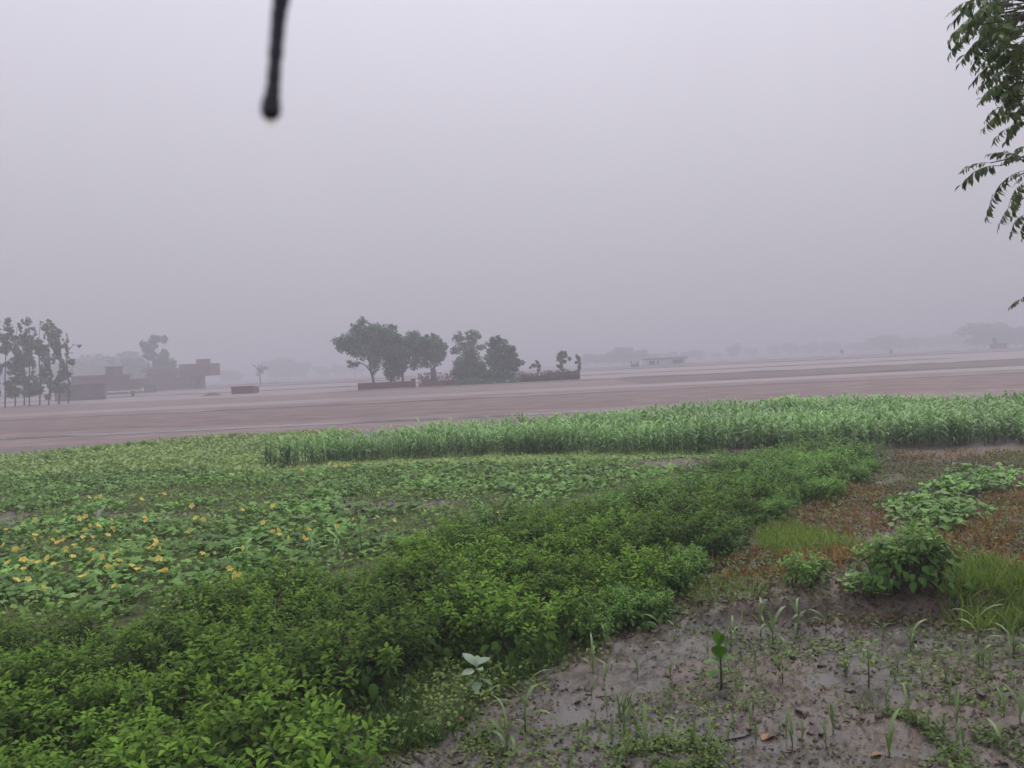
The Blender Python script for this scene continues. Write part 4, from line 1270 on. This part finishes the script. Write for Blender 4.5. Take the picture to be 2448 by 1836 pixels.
tag(add("straw_litter", g_.mesh("straw_litter", M['withered'])), "bits of brown straw and stalk lying on the mud", "litter", None, 'stuff')

def litter(pgon, nn, s0, s1, seed, thr, mat, label):
    P_ = fill(pgon, nn)
    P_ = P_[vnoise(P_[:, 0] * 2.6, P_[:, 1] * 2.6, seed) > thr]
    n_ = len(P_)
    g_ = Geo()
    g_.scatter(TPL_SMALL, np.stack([P_[:, 0], P_[:, 1], H(P_[:, 0], P_[:, 1]) + 0.006 + 0.012 * rng.random(n_)], 1), rot(rng.random(n_) * 6.28, rng.normal(0, .3, n_), rng.normal(0, .5, n_)),
               np.stack([s0 + (s1 - s0) * rng.random(n_)] * 3, 1) * np.array([1, .7, 1]), rng.random(n_))
    tag(add("leaf_litter", g_.mesh("leaf_litter", mat)), label, "litter", None, 'stuff')
litter(PG_MUD, 5000, 0.008, 0.05, 205, 0.58, M['litter'], "dark rotting leaf litter trodden into the mud bed")
litter(PG_GARDEN, 5000, 0.02, 0.07, 207, 0.45, M['litter'], "dark rotting leaf litter on the garden soil")
litter(PG_MUD, 6500, 0.010, 0.045, 209, 0.42, M['olive'], "olive scraps of wilted weed on the mud bed")

# gourd patches in the garden
VG = [vine_mesh(360 + k, 60, 0.42, 0.08, 0.15, 0.28) for k in range(4)]
GP = [((2185, 1265), "upper"), ((2230, 1245), ""), ((2270, 1255), ""), ((2215, 1290), ""), ((2260, 1215), ""), ((2175, 1235), ""), ((2300, 1240), ""),
      ((2300, 1170), "b"), ((2340, 1155), "b"), ((2375, 1165), "b"), ((2320, 1140), "b"), ((2270, 1180), "b"), ((2390, 1145), "b"), ((2350, 1180), "b")]
for (u, v), w in GP:
    p_ = G(u, v + 6)
    o = add("gourd_vine", None, loc=on(p_[0], p_[1]), rz=rng.random() * 6, sc=0.95 + 0.25 * rng.random())
    tag(add("foliage", VG[rng.integers(4)], o), kind='stuff')
    if w == "b": tag(o, "gourd vine in the farther leafy clump of the right garden", "vine", "farther gourd clump")
    else: tag(o, "gourd vine in the nearer leafy clump of the right garden", "vine", "nearer gourd clump")
p_ = G(2075, 1465)
o = add("gourd_vine", None, loc=on(p_[0], p_[1]), rz=1.0, sc=0.62)
tag(add("foliage", VG[1], o), kind='stuff'); tag(o, "low gourd plant left of the right-hand shrub clump", "vine")

# shrub clump and small shrubs
SH = [bush_meshes(400 + k, M['bush_far'], 160, 0.64, 0.27, 1.55) for k in range(3)]
for i, (u, v, sc) in enumerate([(2112, 1472, 0.8), (2160, 1480, 0.95), (2212, 1484, 1.0), (2262, 1478, 0.92), (2180, 1455, 0.85), (2235, 1450, 0.85)]):
    p_ = G(u, v)
    place_bush(SH[i % 3], p_[0], p_[1] + 0.12, i * 1.3, sc, ["leftmost shrub of the clump on the low bund", "second shrub of the bund clump, pale top leaves", "middle shrub of the bund clump with dark stems", "rightmost shrub of the bund clump beside the lime grass",
               "back left shrub of the bund clump", "back right shrub of the bund clump"][i], "shrub clump on the garden bund", "garden_shrub", "shrub")
for i, (u, v) in enumerate([(1902, 1462), (1945, 1470), (1962, 1455)]):
    p_ = G(u, v)
    place_bush(SH[i], p_[0], p_[1] + 0.05, i, 0.5, ["left small shrub of three on the bund crest", "middle small shrub of three on the bund crest", "right small shrub of three on the bund crest"][i], "three small shrubs on the bund crest", "garden_shrub", "shrub")

# ------------------------------------------------------------------ seedlings in the mud
def seedling_parts(seed, kind):
    r = np.random.default_rng(seed)
    parts = []
    g_ = Geo()
    if kind == 'arch':
        H_, nl = 0.20, 5
        g_.tube([(0, 0, -0.02), (0.005, 0, H_)], [0.007, 0.004], 6, 0.4)
        parts.append(("stem", g_.mesh("stem", M['seedling'])))
        for k in range(nl):
            q = Geo(); f = k / (nl - 1)
            tp = tpl_strap(7, 0.055, 1.15 + 0.25 * f, 2.6 - 1.3 * f, 0.3)
            q.scatter(tp, np.array([[0, 0, 0.06 + 0.14 * f]]), rot(np.array([math.pi * k + r.normal(0, .5)]), np.array([0.]), np.array([r.normal(0, .2)])), np.array([0.24 + 0.08 * r.random()]), [0.3 + 0.6 * f])
            parts.append(("leaf", q.mesh("leaf", M['seedling'])))
    elif kind == 'upright':
        g_.tube([(0, 0, -0.02), (0.004, 0, 0.10)], [0.006, 0.004], 6, 0.4)
        parts.append(("stem", g_.mesh("stem", M['seedling'])))
        for k in range(4):
            q = Geo()
            tp = tpl_strap(5, 0.07, 1.42, 0.5 + 0.7 * r.random(), 0.35)
            q.scatter(tp, np.array([[0, 0, 0.03 + 0.03 * k]]), rot(np.array([k * 1.9 + r.normal(0, .4)]), np.array([0.]), np.array([0.])), np.array([0.15 + 0.03 * k]), [0.3 + 0.2 * k])
            parts.append(("leaf", q.mesh("leaf", M['seedling'])))
    elif kind == 'broad':
        g_.tube([(0, 0, -0.02), (0.005, 0, 0.15), (0.0, 0, 0.34)], [0.009, 0.008, 0.005], 6, 0.2)
        parts.append(("stem", g_.mesh("stem", M['stem'])))
        spec = [(0.14, 3.4, -0.2, 0.12), (0.15, 0.2, -0.2, 0.10), (0.19, 3.0, 0.25, 0.14), (0.21, 5.9, 0.5, 0.13), (0.22, 1.6, 0.9, 0.15), (0.24, 4.4, 1.1, 0.17), (0.29, 2.9, 1.2, 0.15), (0.32, 5.6, 1.3, 0.16), (0.34, 4.0, 1.4, 0.14)]
        for z, ph, pi_, L in spec:
            q = Geo()
            q.scatter(tpl_ovate(0.15, 0.2, False), np.array([[0, 0, z]]), rot(np.array([ph]), np.array([pi_]), np.array([0.])), np.array([L]), [(z - 0.12) * 3.5])
            parts.append(("leaf", q.mesh("leaf", M['bright'])))
    elif kind == 'pale':
        g_.tube([(0, 0, -0.02), (0.005, 0, 0.20)], [0.008, 0.006], 6, 0.2)
        parts.append(("stem", g_.mesh("stem", M['stem'])))
        for k, (ph, pi_, L, z) in enumerate([(2.3, 0.9, 0.14, 0.22), (0.5, 0.5, 0.13, 0.22), (3.5, 0.25, 0.11, 0.18), (5.7, -0.1, 0.13, 0.12), (4.5, -0.1, 0.12, 0.10), (1.3, 0.8, 0.12, 0.20), (3.0, -0.3, 0.10, 0.10), (5.0, 0.5, 0.09, 0.20), (0.0, -0.2, 0.10, 0.07)]):
            q = Geo()
            q.scatter(tpl_ovate(0.35, 0.15, False), np.array([[0.02 * math.cos(ph), 0.02 * math.sin(ph), z]]), rot(np.array([ph]), np.array([pi_]), np.array([r.normal(0, .2)])), np.array([[L, L * 0.95, L]]), [r.random()])
            parts.append(("leaf", q.mesh("leaf", M['pale'])))
    elif kind == 'feather':
        g_.tube([(0, 0, -0.02), (0.004, 0, 0.16), (0.0, 0.01, 0.28)], [0.006, 0.004, 0.002], 5, 0.3)
        parts.append(("stem", g_.mesh("stem", M['stem'])))
        q = Geo()
        n_ = 46
        z = 0.10 + 0.2 * r.random(n_); ph = r.random(n_) * 6.28; d = 0.09 * (1.15 - (z - 0.1) * 3) * r.random(n_)
        q.scatter(tpl_ovate(0.25, 0.15, False), np.stack([d * np.cos(ph), d * np.sin(ph), z], 1), rot(ph, r.normal(0.4, .4, n_), r.normal(0, .4, n_)), np.repeat((0.04 + 0.03 * r.random(n_))[:, None], 3, 1) * np.array([1, .7, 1]), r.random(n_))
        parts.append(("foliage", q.mesh("foliage", M['weed'])))
    return parts


SEED = {k: [seedling_parts(500 + 10 * j + i, k) for i in range(3)] for j, k in enumerate(['arch', 'upright', 'broad', 'pale', 'feather'])}


def seedling(kind, u, v, sc, label, group=None, cat="seedling", rz=None, lean=0.0):
    p_ = G(u, v)
    q = on(p_[0], p_[1])
    name = {'arch': "maize_seedling", 'upright': "maize_shoot", 'broad': "broadleaf_seedling", 'pale': "pale_broadleaf_plant", 'feather': "feathery_weed"}[kind]
    sc *= {'arch': 0.9, 'upright': 0.68, 'feather': 0.95}.get(kind, 1.0)
    o = add(name, None, loc=q, rz=rng.random() * 6.28 if rz is None else rz, sc=sc)
    o.rotation_euler[0] = lean
    for pn, me_ in SEED[kind][rng.integers(3)]:
        c = add(pn, me_, o)
        if pn == "foliage": tag(c, kind='stuff')
    return tag(o, label, cat, group)


S = lambda x, y: (1400 + x / 2.11, 1400 + y / 2.11)
seedling('broad', 1725, 1663, 1.0, "bright green broad-leaved seedling standing alone in the middle of the mud", rz=0.0)
for (x, y, sc, lb) in [(945, 325, 1.15, "bright maize seedling at the foot of the bund, right one of a close pair"), (885, 275, 1.1, "bright maize seedling at the foot of the bund, left one of a close pair"),
                       (1070, 250, 1.1, "maize seedling on the bund face below the small shrubs"), (1215, 262, 0.9, "drooping maize seedling right of the bund pair"),
                       (735, 330, 0.8, "small yellowish maize seedling behind the tall broad-leaved one"), (375, 272, 0.9, "maize seedling at the back left edge of the mud"),
                       (1640, 342, 0.95, "thin maize seedling in the dark soil under the shrub clump"), (1980, 300, 1.1, "maize seedling below the lime grass tuft"),
                       (2160, 378, 1.35, "large arching maize seedling near the right edge of the mud"), (1500, 300, 0.7, "small arching maize seedling left of the shrub clump shade"),
                       (1985, 440, 0.9, "pale thin maize seedling in the right part of the mud"), (40, 480, 0.9, "wilting seedling at the left margin of the mud")]:
    u, v = S(x, y)
    seedling('arch', u, v, sc, lb, "arching maize seedlings")
seedling('arch', 1256, 1758, 1.35, "arching maize seedling with long drooping leaves at the left mud corner", "arching maize seedlings", rz=0.3)
seedling('arch', 1214, 1822, 1.0, "maize seedling lowest at the left mud corner", "arching maize seedlings")
seedling('arch', 1423, 1545, 1.0, "maize seedling beside the bush crop above the mud", "arching maize seedlings")
ups = [(265, 492, 1.0), (430, 512, 0.9), (1320, 480, 0.8), (1700, 550, 1.0), (175, 702, 1.0), (255, 748, 1.0), (1045, 832, 1.15), (1095, 822, 0.85), (1250, 792, 1.2), (1215, 882, 1.0), (1625, 722, 1.1), (545, 842, 1.1),
       (630, 885, 1.1), (1835, 622, 1.0), (1875, 745, 1.15), (2195, 740, 1.3), (130, 830, 1.0), (195, 795, 1.0), (2090, 640, 0.9), (1450, 640, 0.7), (860, 470, 0.6), (1560, 520, 0.8), (1910, 860, 1.1), (720, 820, 0.8), (2040, 470, 0.9)]
for _ in range(34):
    ups.append((-40 + 2260 * rng.random(), 330 + 560 * rng.random(), 0.55 + 0.5 * rng.random()))
for x, y, sc in ups:
    u, v = S(x, y)
    seedling('upright', u, v, sc, "small upright maize shoot sprouting from the wet mud", "upright maize shoots in the mud")
for (x, y, sc, lb) in [(1535, 900, 1.45, "bright broad shoot at the lower edge of the mud, right of centre"), (310, 915, 1.5, "bright broad shoot in the low weed cushion at the lower edge"), (2110, 880, 1.3, "leaning bright shoot in the lower right corner")]:
    u, v = S(x, y)
    o = seedling('upright', u, v, sc, lb, lean=0.7 if x > 2000 else 0.0)
    for c in o.children: pass
for (x, y, sc, lb) in [(1430, 535, 1.15, "feathery green weed right of the middle of the mud"), (995, 527, 0.9, "thin feathery weed next to the broad-leaved seedling"), (1310, 470, 0.75, "small feathery weed left of the larger feathery one")]:
    u, v = S(x, y)
    seedling('feather', u, v, sc, lb, None, "weed")
seedling('pale', 1142, 1668, 1.0, "pale green broad-leaved plant at the foot of the dark bush crop", None, "plant", rz=0.2)
# maize volunteers among the vines
for i, (u, v, sc) in enumerate([(590, 1385, 0.95), (655, 1375, 0.9), (745, 1360, 0.85), (810, 1345, 0.9), (865, 1335, 0.95), (1120, 1262, 0.8), (1160, 1260, 0.75)]):
    p_ = G(u, v)
    o = add("maize_plant", MZ[i], loc=on(p_[0], p_[1]), rz=i * 1.1, sc=sc * 0.66)
    tag(o, ["stray maize plant left of the pair beside the orange flowers", "stray maize plant at the back of the bush crop, second from left", "third stray maize plant behind the bush crop", "fourth stray maize plant behind the bush crop",
            "fifth stray maize plant with a bent leaf behind the bush crop", "stray maize plant in the middle of the vines, left of two", "stray maize plant in the middle of the vines, right of two"][i], "maize", "stray maize plants among the vines")
# fallen leaves on the mud
dl = Geo(); dl.scatter(tpl_ovate(0.1, 0.3, False), np.zeros((1, 3)), rot(np.array([0.]), np.array([0.05]), np.array([0.2])), np.array([1.0]), [0.5])
DL = dl.mesh("fallen_leaf", M['dry_leaf'])
for (u, v, sc, lb) in [(1838, 1457, 0.10, "dry orange leaf lying on the bund crest"), (1845, 1768, 0.11, "pale dry leaf lying in the middle of the mud"), (2112, 1815, 0.09, "dry pinkish leaf at the foot of the bright shoot"),
                       (1092, 1742, 0.09, "yellow dry leaf at the grass fringe"), (2418, 1175, 0.12, "pale dry leaf beside the farther gourd clump"), (1455, 1556, 0.07, "dry leaf at the back left of the mud")]:
    p_ = G(u, v)
    tag(add("fallen_leaf", DL, loc=on(p_[0], p_[1], 0.02), rz=rng.random() * 6, sc=sc), lb, "leaf", "fallen leaves")
# upright white scrap in the wet furrow
p_ = G(236, 1248)
g_ = Geo()
zz = np.array([0.0, 0.06, 0.12, 0.17, 0.21]); xx = np.array([0.0, -0.01, 0.02, 0.05, 0.10]); ww = np.array([0.055, 0.05, 0.035, 0.03, 0.012])
V, T = [], []
for i in range(5):
    for sy in (-0.012, 0.012):
        V += [(xx[i] - ww[i], sy + 0.01 * math.sin(i * 2), zz[i]), (xx[i] + ww[i], sy - 0.01 * math.cos(i), zz[i] + 0.008)]
for i in range(4):
    a, b_ = 4 * i, 4 * i + 4
    T += [(a, a + 1, b_ + 1), (a, b_ + 1, b_), (a + 2, b_ + 3, a + 3), (a + 2, b_ + 2, b_ + 3), (a, b_, b_ + 2), (a, b_ + 2, a + 2), (a + 1, a + 3, b_ + 3), (a + 1, b_ + 3, b_ + 1)]
T += [(16, 17, 19), (16, 19, 18)]
g_.add(V, T)
tag(add("plastic_scrap", g_.mesh("plastic_scrap", M['plaster']), loc=on(p_[0], p_[1], -0.01), sc=1.1), "crumpled white scrap standing in the wet gap of the vine patch", "scrap")

# ------------------------------------------------------------------ neem tree reaching in from the right
def frond_mesh(seed, nl=9, ll=0.27):
    """pinnate leaf, unit length along x, leaflets hanging"""
    r = np.random.default_rng(seed)
    g_ = Geo()
    xs = np.linspace(0, 1, 7)
    zs = 0.10 * np.sin(xs * 2.6) - 0.32 * xs ** 2
    g_.tube(np.stack([xs, 0 * xs, zs], 1), np.linspace(0.010, 0.004, 7), 4, 0.3)
    tp = tpl_ovate(0.35, 0.2, False)
    for k in range(nl):
        f = 0.16 + 0.84 * k / (nl - 1)
        z = 0.10 * math.sin(f * 2.6) - 0.32 * f * f
        for s in (-1, 1):
            if k == nl - 1 and s < 0: continue
            ph = s * (0.9 - 0.35 * f) + r.normal(0, .28) if k < nl - 1 else 0.0
            L = ll * (0.75 + 0.5 * math.sin(math.pi * f * 0.85)) * (0.9 + 0.2 * r.random())
            g_.scatter(tp, np.array([[f, 0, z]]), rot(np.array([ph]), np.array([-0.8 + r.normal(0, .36)]), np.array([r.normal(0, .35)])), np.array([[L, L * 0.50, L]]), [np.clip(r.random(), 0, 1)])
    return g_.mesh("leaf", M['neem'])


FR = [frond_mesh(600 + k, 9 + k % 3, 0.235) for k in range(5)]
FRL = [frond_mesh(620 + k, 13, 0.17) for k in range(4)]
YN = 4.6
nroot = add("neem_tree", None, loc=(4.9, 5.2, 0.0))
nb_ = np.array([4.9, 5.2, 0.0])
g_ = Geo()
g_.tube(np.array([(4.9, 5.2, -0.1), (4.88, 5.2, 1.2), (4.8, 5.15, 2.6), (4.75, 5.1, 3.6)]) - nb_, [0.17, 0.14, 0.12, 0.10], 10)
add("trunk", g_.mesh("trunk", M['bark']), nroot)
Z = lambda x, y: (2148 + x / 2.183, y / 2.183)
limbs = [([(4.75, 5.1, 3.4), (4.1, 4.9, 4.1), tuple(A(2500, 30, 4.75)), tuple(A(2380, 40, 4.6))], 0.055), ([(4.75, 5.1, 3.6), (4.3, 5.0, 4.8), (3.6, 4.8, 5.6)], 0.05), ([(4.78, 5.1, 3.0), (4.0, 4.9, 3.6), tuple(A(2500, 250, 4.7)), tuple(A(2440, 275, 4.6))], 0.04),
         ([(4.8, 5.12, 2.7), (4.0, 4.9, 3.3), tuple(A(2500, 400, 4.7)), tuple(A(2445, 385, 4.6))], 0.035), ([(4.75, 5.1, 3.6), (5.2, 5.5, 4.6), (5.8, 6.0, 5.6)], 0.06), ([(4.8, 5.12, 2.5), (4.0, 4.95, 2.9), tuple(A(2520, 690, 4.7)), tuple(A(2447, 712, 4.6))], 0.02)]
for pts_, r0_ in limbs:
    g_ = Geo(); pp = np.array(pts_) - nb_
    g_.tube(pp, np.linspace(r0_, 0.006, len(pp)), 7)
    add("branch", g_.mesh("branch", M['bark']), nroot)
FRONDS = [((500, 60), (270, 215)), ((430, 130), (268, 290)), ((560, 150), (332, 318)), ((610, 180), (450, 268)), ((655, 100), (480, 150)), ((410, 0), (266, 70)), ((500, 0), (300, 105)), ((640, 220), (545, 300)),
          ((660, 250), (520, 360)), ((660, 330), (540, 435)), ((600, 400), (410, 465)), ((600, 500), (415, 530)), ((660, 440), (560, 500)), ((660, 540), (550, 580)), ((660, 590), (430, 680)), ((615, 650), (498, 745)),
          ((660, 620), (560, 735)), ((480, 850), (335, 895)), ((660, 830), (470, 810)), ((530, 865), (332, 960)), ((660, 890), (510, 1000)), ((600, 930), (462, 1140)), ((645, 1040), (525, 1180)), ((660, 950), (580, 1060)),
          ((660, 1120), (580, 1222)), ((670, 1150), (638, 1245)), ((670, 1555), (580, 1605)), ((560, -60), (340, 40)), ((640, -40), (450, 60)), ((600, 60), (400, 180)), ((660, 40), (520, 240)), ((560, 90), (420, 230)),
          ((650, 380), (600, 520)), ((660, 480), (500, 620)), ((640, 820), (540, 850)), ((660, 960), (600, 1120)), ((690, 200), (590, 330)), ((700, 60), (560, 120)), ((480, 30), (350, 200)), ((620, 0), (480, 110)), ((540, 40), (430, 120)), ((670, 140), (560, 260)), ((650, 770), (620, 800)), ((690, 900), (610, 960)),
          ((640, 90), (500, 190)), ((600, 20), (380, 110)), ((700, 130), (600, 220)), ((680, 300), (610, 420))]


def put_frond(b_, t_, roll):
    d = t_ - b_
    L = float(np.linalg.norm(d))
    ph = math.atan2(d[1], d[0]); pit = math.atan2(d[2], math.hypot(d[0], d[1])) + 0.25
    o = add("leaf", FRL[rng.integers(4)] if L > 0.26 else FR[rng.integers(5)], nroot, loc=b_ - nb_, sc=L)
    Rm = rot(np.array([ph]), np.array([pit]), np.array([roll]))[0]
    o.rotation_euler = Matrix(Rm.tolist()).to_euler()
    return o


for _ in range(46):
    by0 = 40 + 560 * rng.random() ** 1.6
    bx0 = 470 + 190 * rng.random() + (60 if by0 > 300 else 0)
    FRONDS.append(((bx0, by0 - 40), (bx0 - 70 - 70 * rng.random(), by0 + 10 + 90 * rng.random())))
twigs = Geo()
for (bx_, by_), (tx_, ty_) in FRONDS:
    Yd = YN + rng.normal(0, 0.16)
    b_ = A(*Z(bx_, by_), Yd); t_ = A(*Z(tx_, ty_), Yd + rng.normal(0, 0.05))
    put_frond(b_, t_, rng.normal(0, .3))
    # thin twig joining the leaf to its branch outside the frame
    e_ = A(2470 + 40 * rng.random(), Z(bx_, by_)[1] - 25 + 40 * rng.random(), 4.7)
    twigs.tube(np.array([e_, (e_ + b_) / 2 + np.array([0, 0, 0.02]), b_]) - nb_, [0.006, 0.004, 0.003], 4, 0.3)
add("twig", twigs.mesh("twig", M['bark']), nroot)["kind"] = 'stuff'
# the rest of the crown, outside the picture
g_ = Geo()
n_ = 900
a = rng.random(n_) * 6.283; q = np.sqrt(rng.random(n_))
P_ = np.stack([4.9 + 1.5 * q * np.cos(a), 5.6 + 1.4 * q * np.sin(a), 4.0 + 2.4 * rng.random(n_)], 1)
P_ = P_[(P_[:, 0] / P_[:, 1] > 0.80)]
for p_ in P_[:420]:
    fm = FR[rng.integers(5)]
g_.scatter(TPL_CLUMP, P_ - nb_, rot(rng.random(len(P_)) * 6.28, rng.normal(-.2, .6, len(P_)), rng.normal(0, .5, len(P_))), np.repeat((0.14 + 0.1 * rng.random(len(P_)))[:, None], 3, 1) * np.array([1, .5, 1]), rng.random(len(P_)))
# leaves along the limbs beyond the picture edge, joined into the crown
def mesh_arrays(me_):
    v_ = np.empty(len(me_.vertices) * 3, np.float32); me_.vertices.foreach_get("co", v_)
    t_ = np.empty(len(me_.loops), np.int32); me_.loops.foreach_get("vertex_index", t_)
    return v_.reshape(-1, 3).astype(float), t_.reshape(-1, 3)
FA = [mesh_arrays(q) for q in FR]
for pts_, r0_ in limbs:
    pp = np.array(pts_)
    for _ in range(34):
        i = rng.integers(0, len(pp) - 1); t = rng.random()
        c_ = pp[i] * (1 - t) + pp[i + 1] * t
        if c_[0] / c_[1] < 0.72: continue
        g_.scatter(FA[rng.integers(5)], (c_ - nb_)[None], rot(np.array([rng.random() * 6.28]), np.array([rng.normal(-.1, .35)]), np.array([rng.normal(0, .3)])), np.array([0.2 + 0.12 * rng.random()]), [rng.random()])
tag(add("crown", g_.mesh("crown", M['neem']), nroot), kind='stuff')
tag(nroot, "neem tree reaching drooping leafy twigs in from the right edge", "tree")

# ------------------------------------------------------------------ dark cord hanging close to the photographer
YC = 0.40
ctr = [(760, -420), (712, -200), (684, -60), (672, 0), (666, 42), (661, 105), (656, 169), (653, 211), (650, 235), (648, 253), (647, 270), (646, 282), (646, 288)]
rad_px = [21, 21, 20, 19, 17.5, 16.5, 16, 17, 20, 23, 23, 18, 6]
pts_ = np.array([A(u, v, YC) for u, v in ctr])
top = pts_[0] + np.array([0.02, 0, 0.25])
pts_ = np.vstack([top, pts_]); rad_ = np.array([15] + rad_px) * YC / FPX
fine, fr_ = [], []
for i in range(len(pts_) - 1):
    for t in np.linspace(0, 1, 5, endpoint=False):
        fine.append(pts_[i] * (1 - t) + pts_[i + 1] * t); fr_.append((rad_[i] * (1 - t) + rad_[i + 1] * t) * (1 + 0.06 * rng.normal()))
fine.append(pts_[-1]); fr_.append(rad_[-1])
b_ = pts_[-1]
croot = add("hanging_cord", None, loc=b_)
g_ = Geo(); g_.tube(np.array(fine) - b_, np.array(fr_), 12)
add("strand", g_.mesh("strand", M['cord']), croot)
dV, dT = [], []
for i in range(7):
    t = math.pi * i / 6
    for k in range(10):
        s = 2 * math.pi * k / 10
        dV.append((0.0018 * math.sin(t) * math.cos(s), 0.0018 * math.sin(t) * math.sin(s), -0.0012 + 0.0022 * math.cos(t)))
for i in range(6):
    for k in range(10):
        a, c = i * 10 + k, i * 10 + (k + 1) % 10
        dT += [(a, a + 10, c + 10), (a, c + 10, c)]
add("water_drop", make_mesh("water_drop", np.array(dV), np.array(dT), None, M['drop']), croot)
tag(croot, "dark blurred cord end hanging from above against the sky with a water drop", "cord")

# ------------------------------------------------------------------ rain haze
g_ = Geo(); g_.box((-1450, -450, -1.2), (1450, 1550, 17.5))
m, n, l = new_mat("rain_haze")
out = n.new("ShaderNodeOutputMaterial")
pv = n.new("ShaderNodeVolumePrincipled")
pv.inputs["Color"].default_value = (0.82, 0.80, 0.865, 1)
pv.inputs["Density"].default_value = 0.0036
pv.inputs["Anisotropy"].default_value = 0.0
l.new(pv.outputs[0], out.inputs["Volume"])
hz = add("haze", g_.mesh("haze", m, False))
tag(hz, "pale rain haze lying over the whole field", None, None, 'stuff')
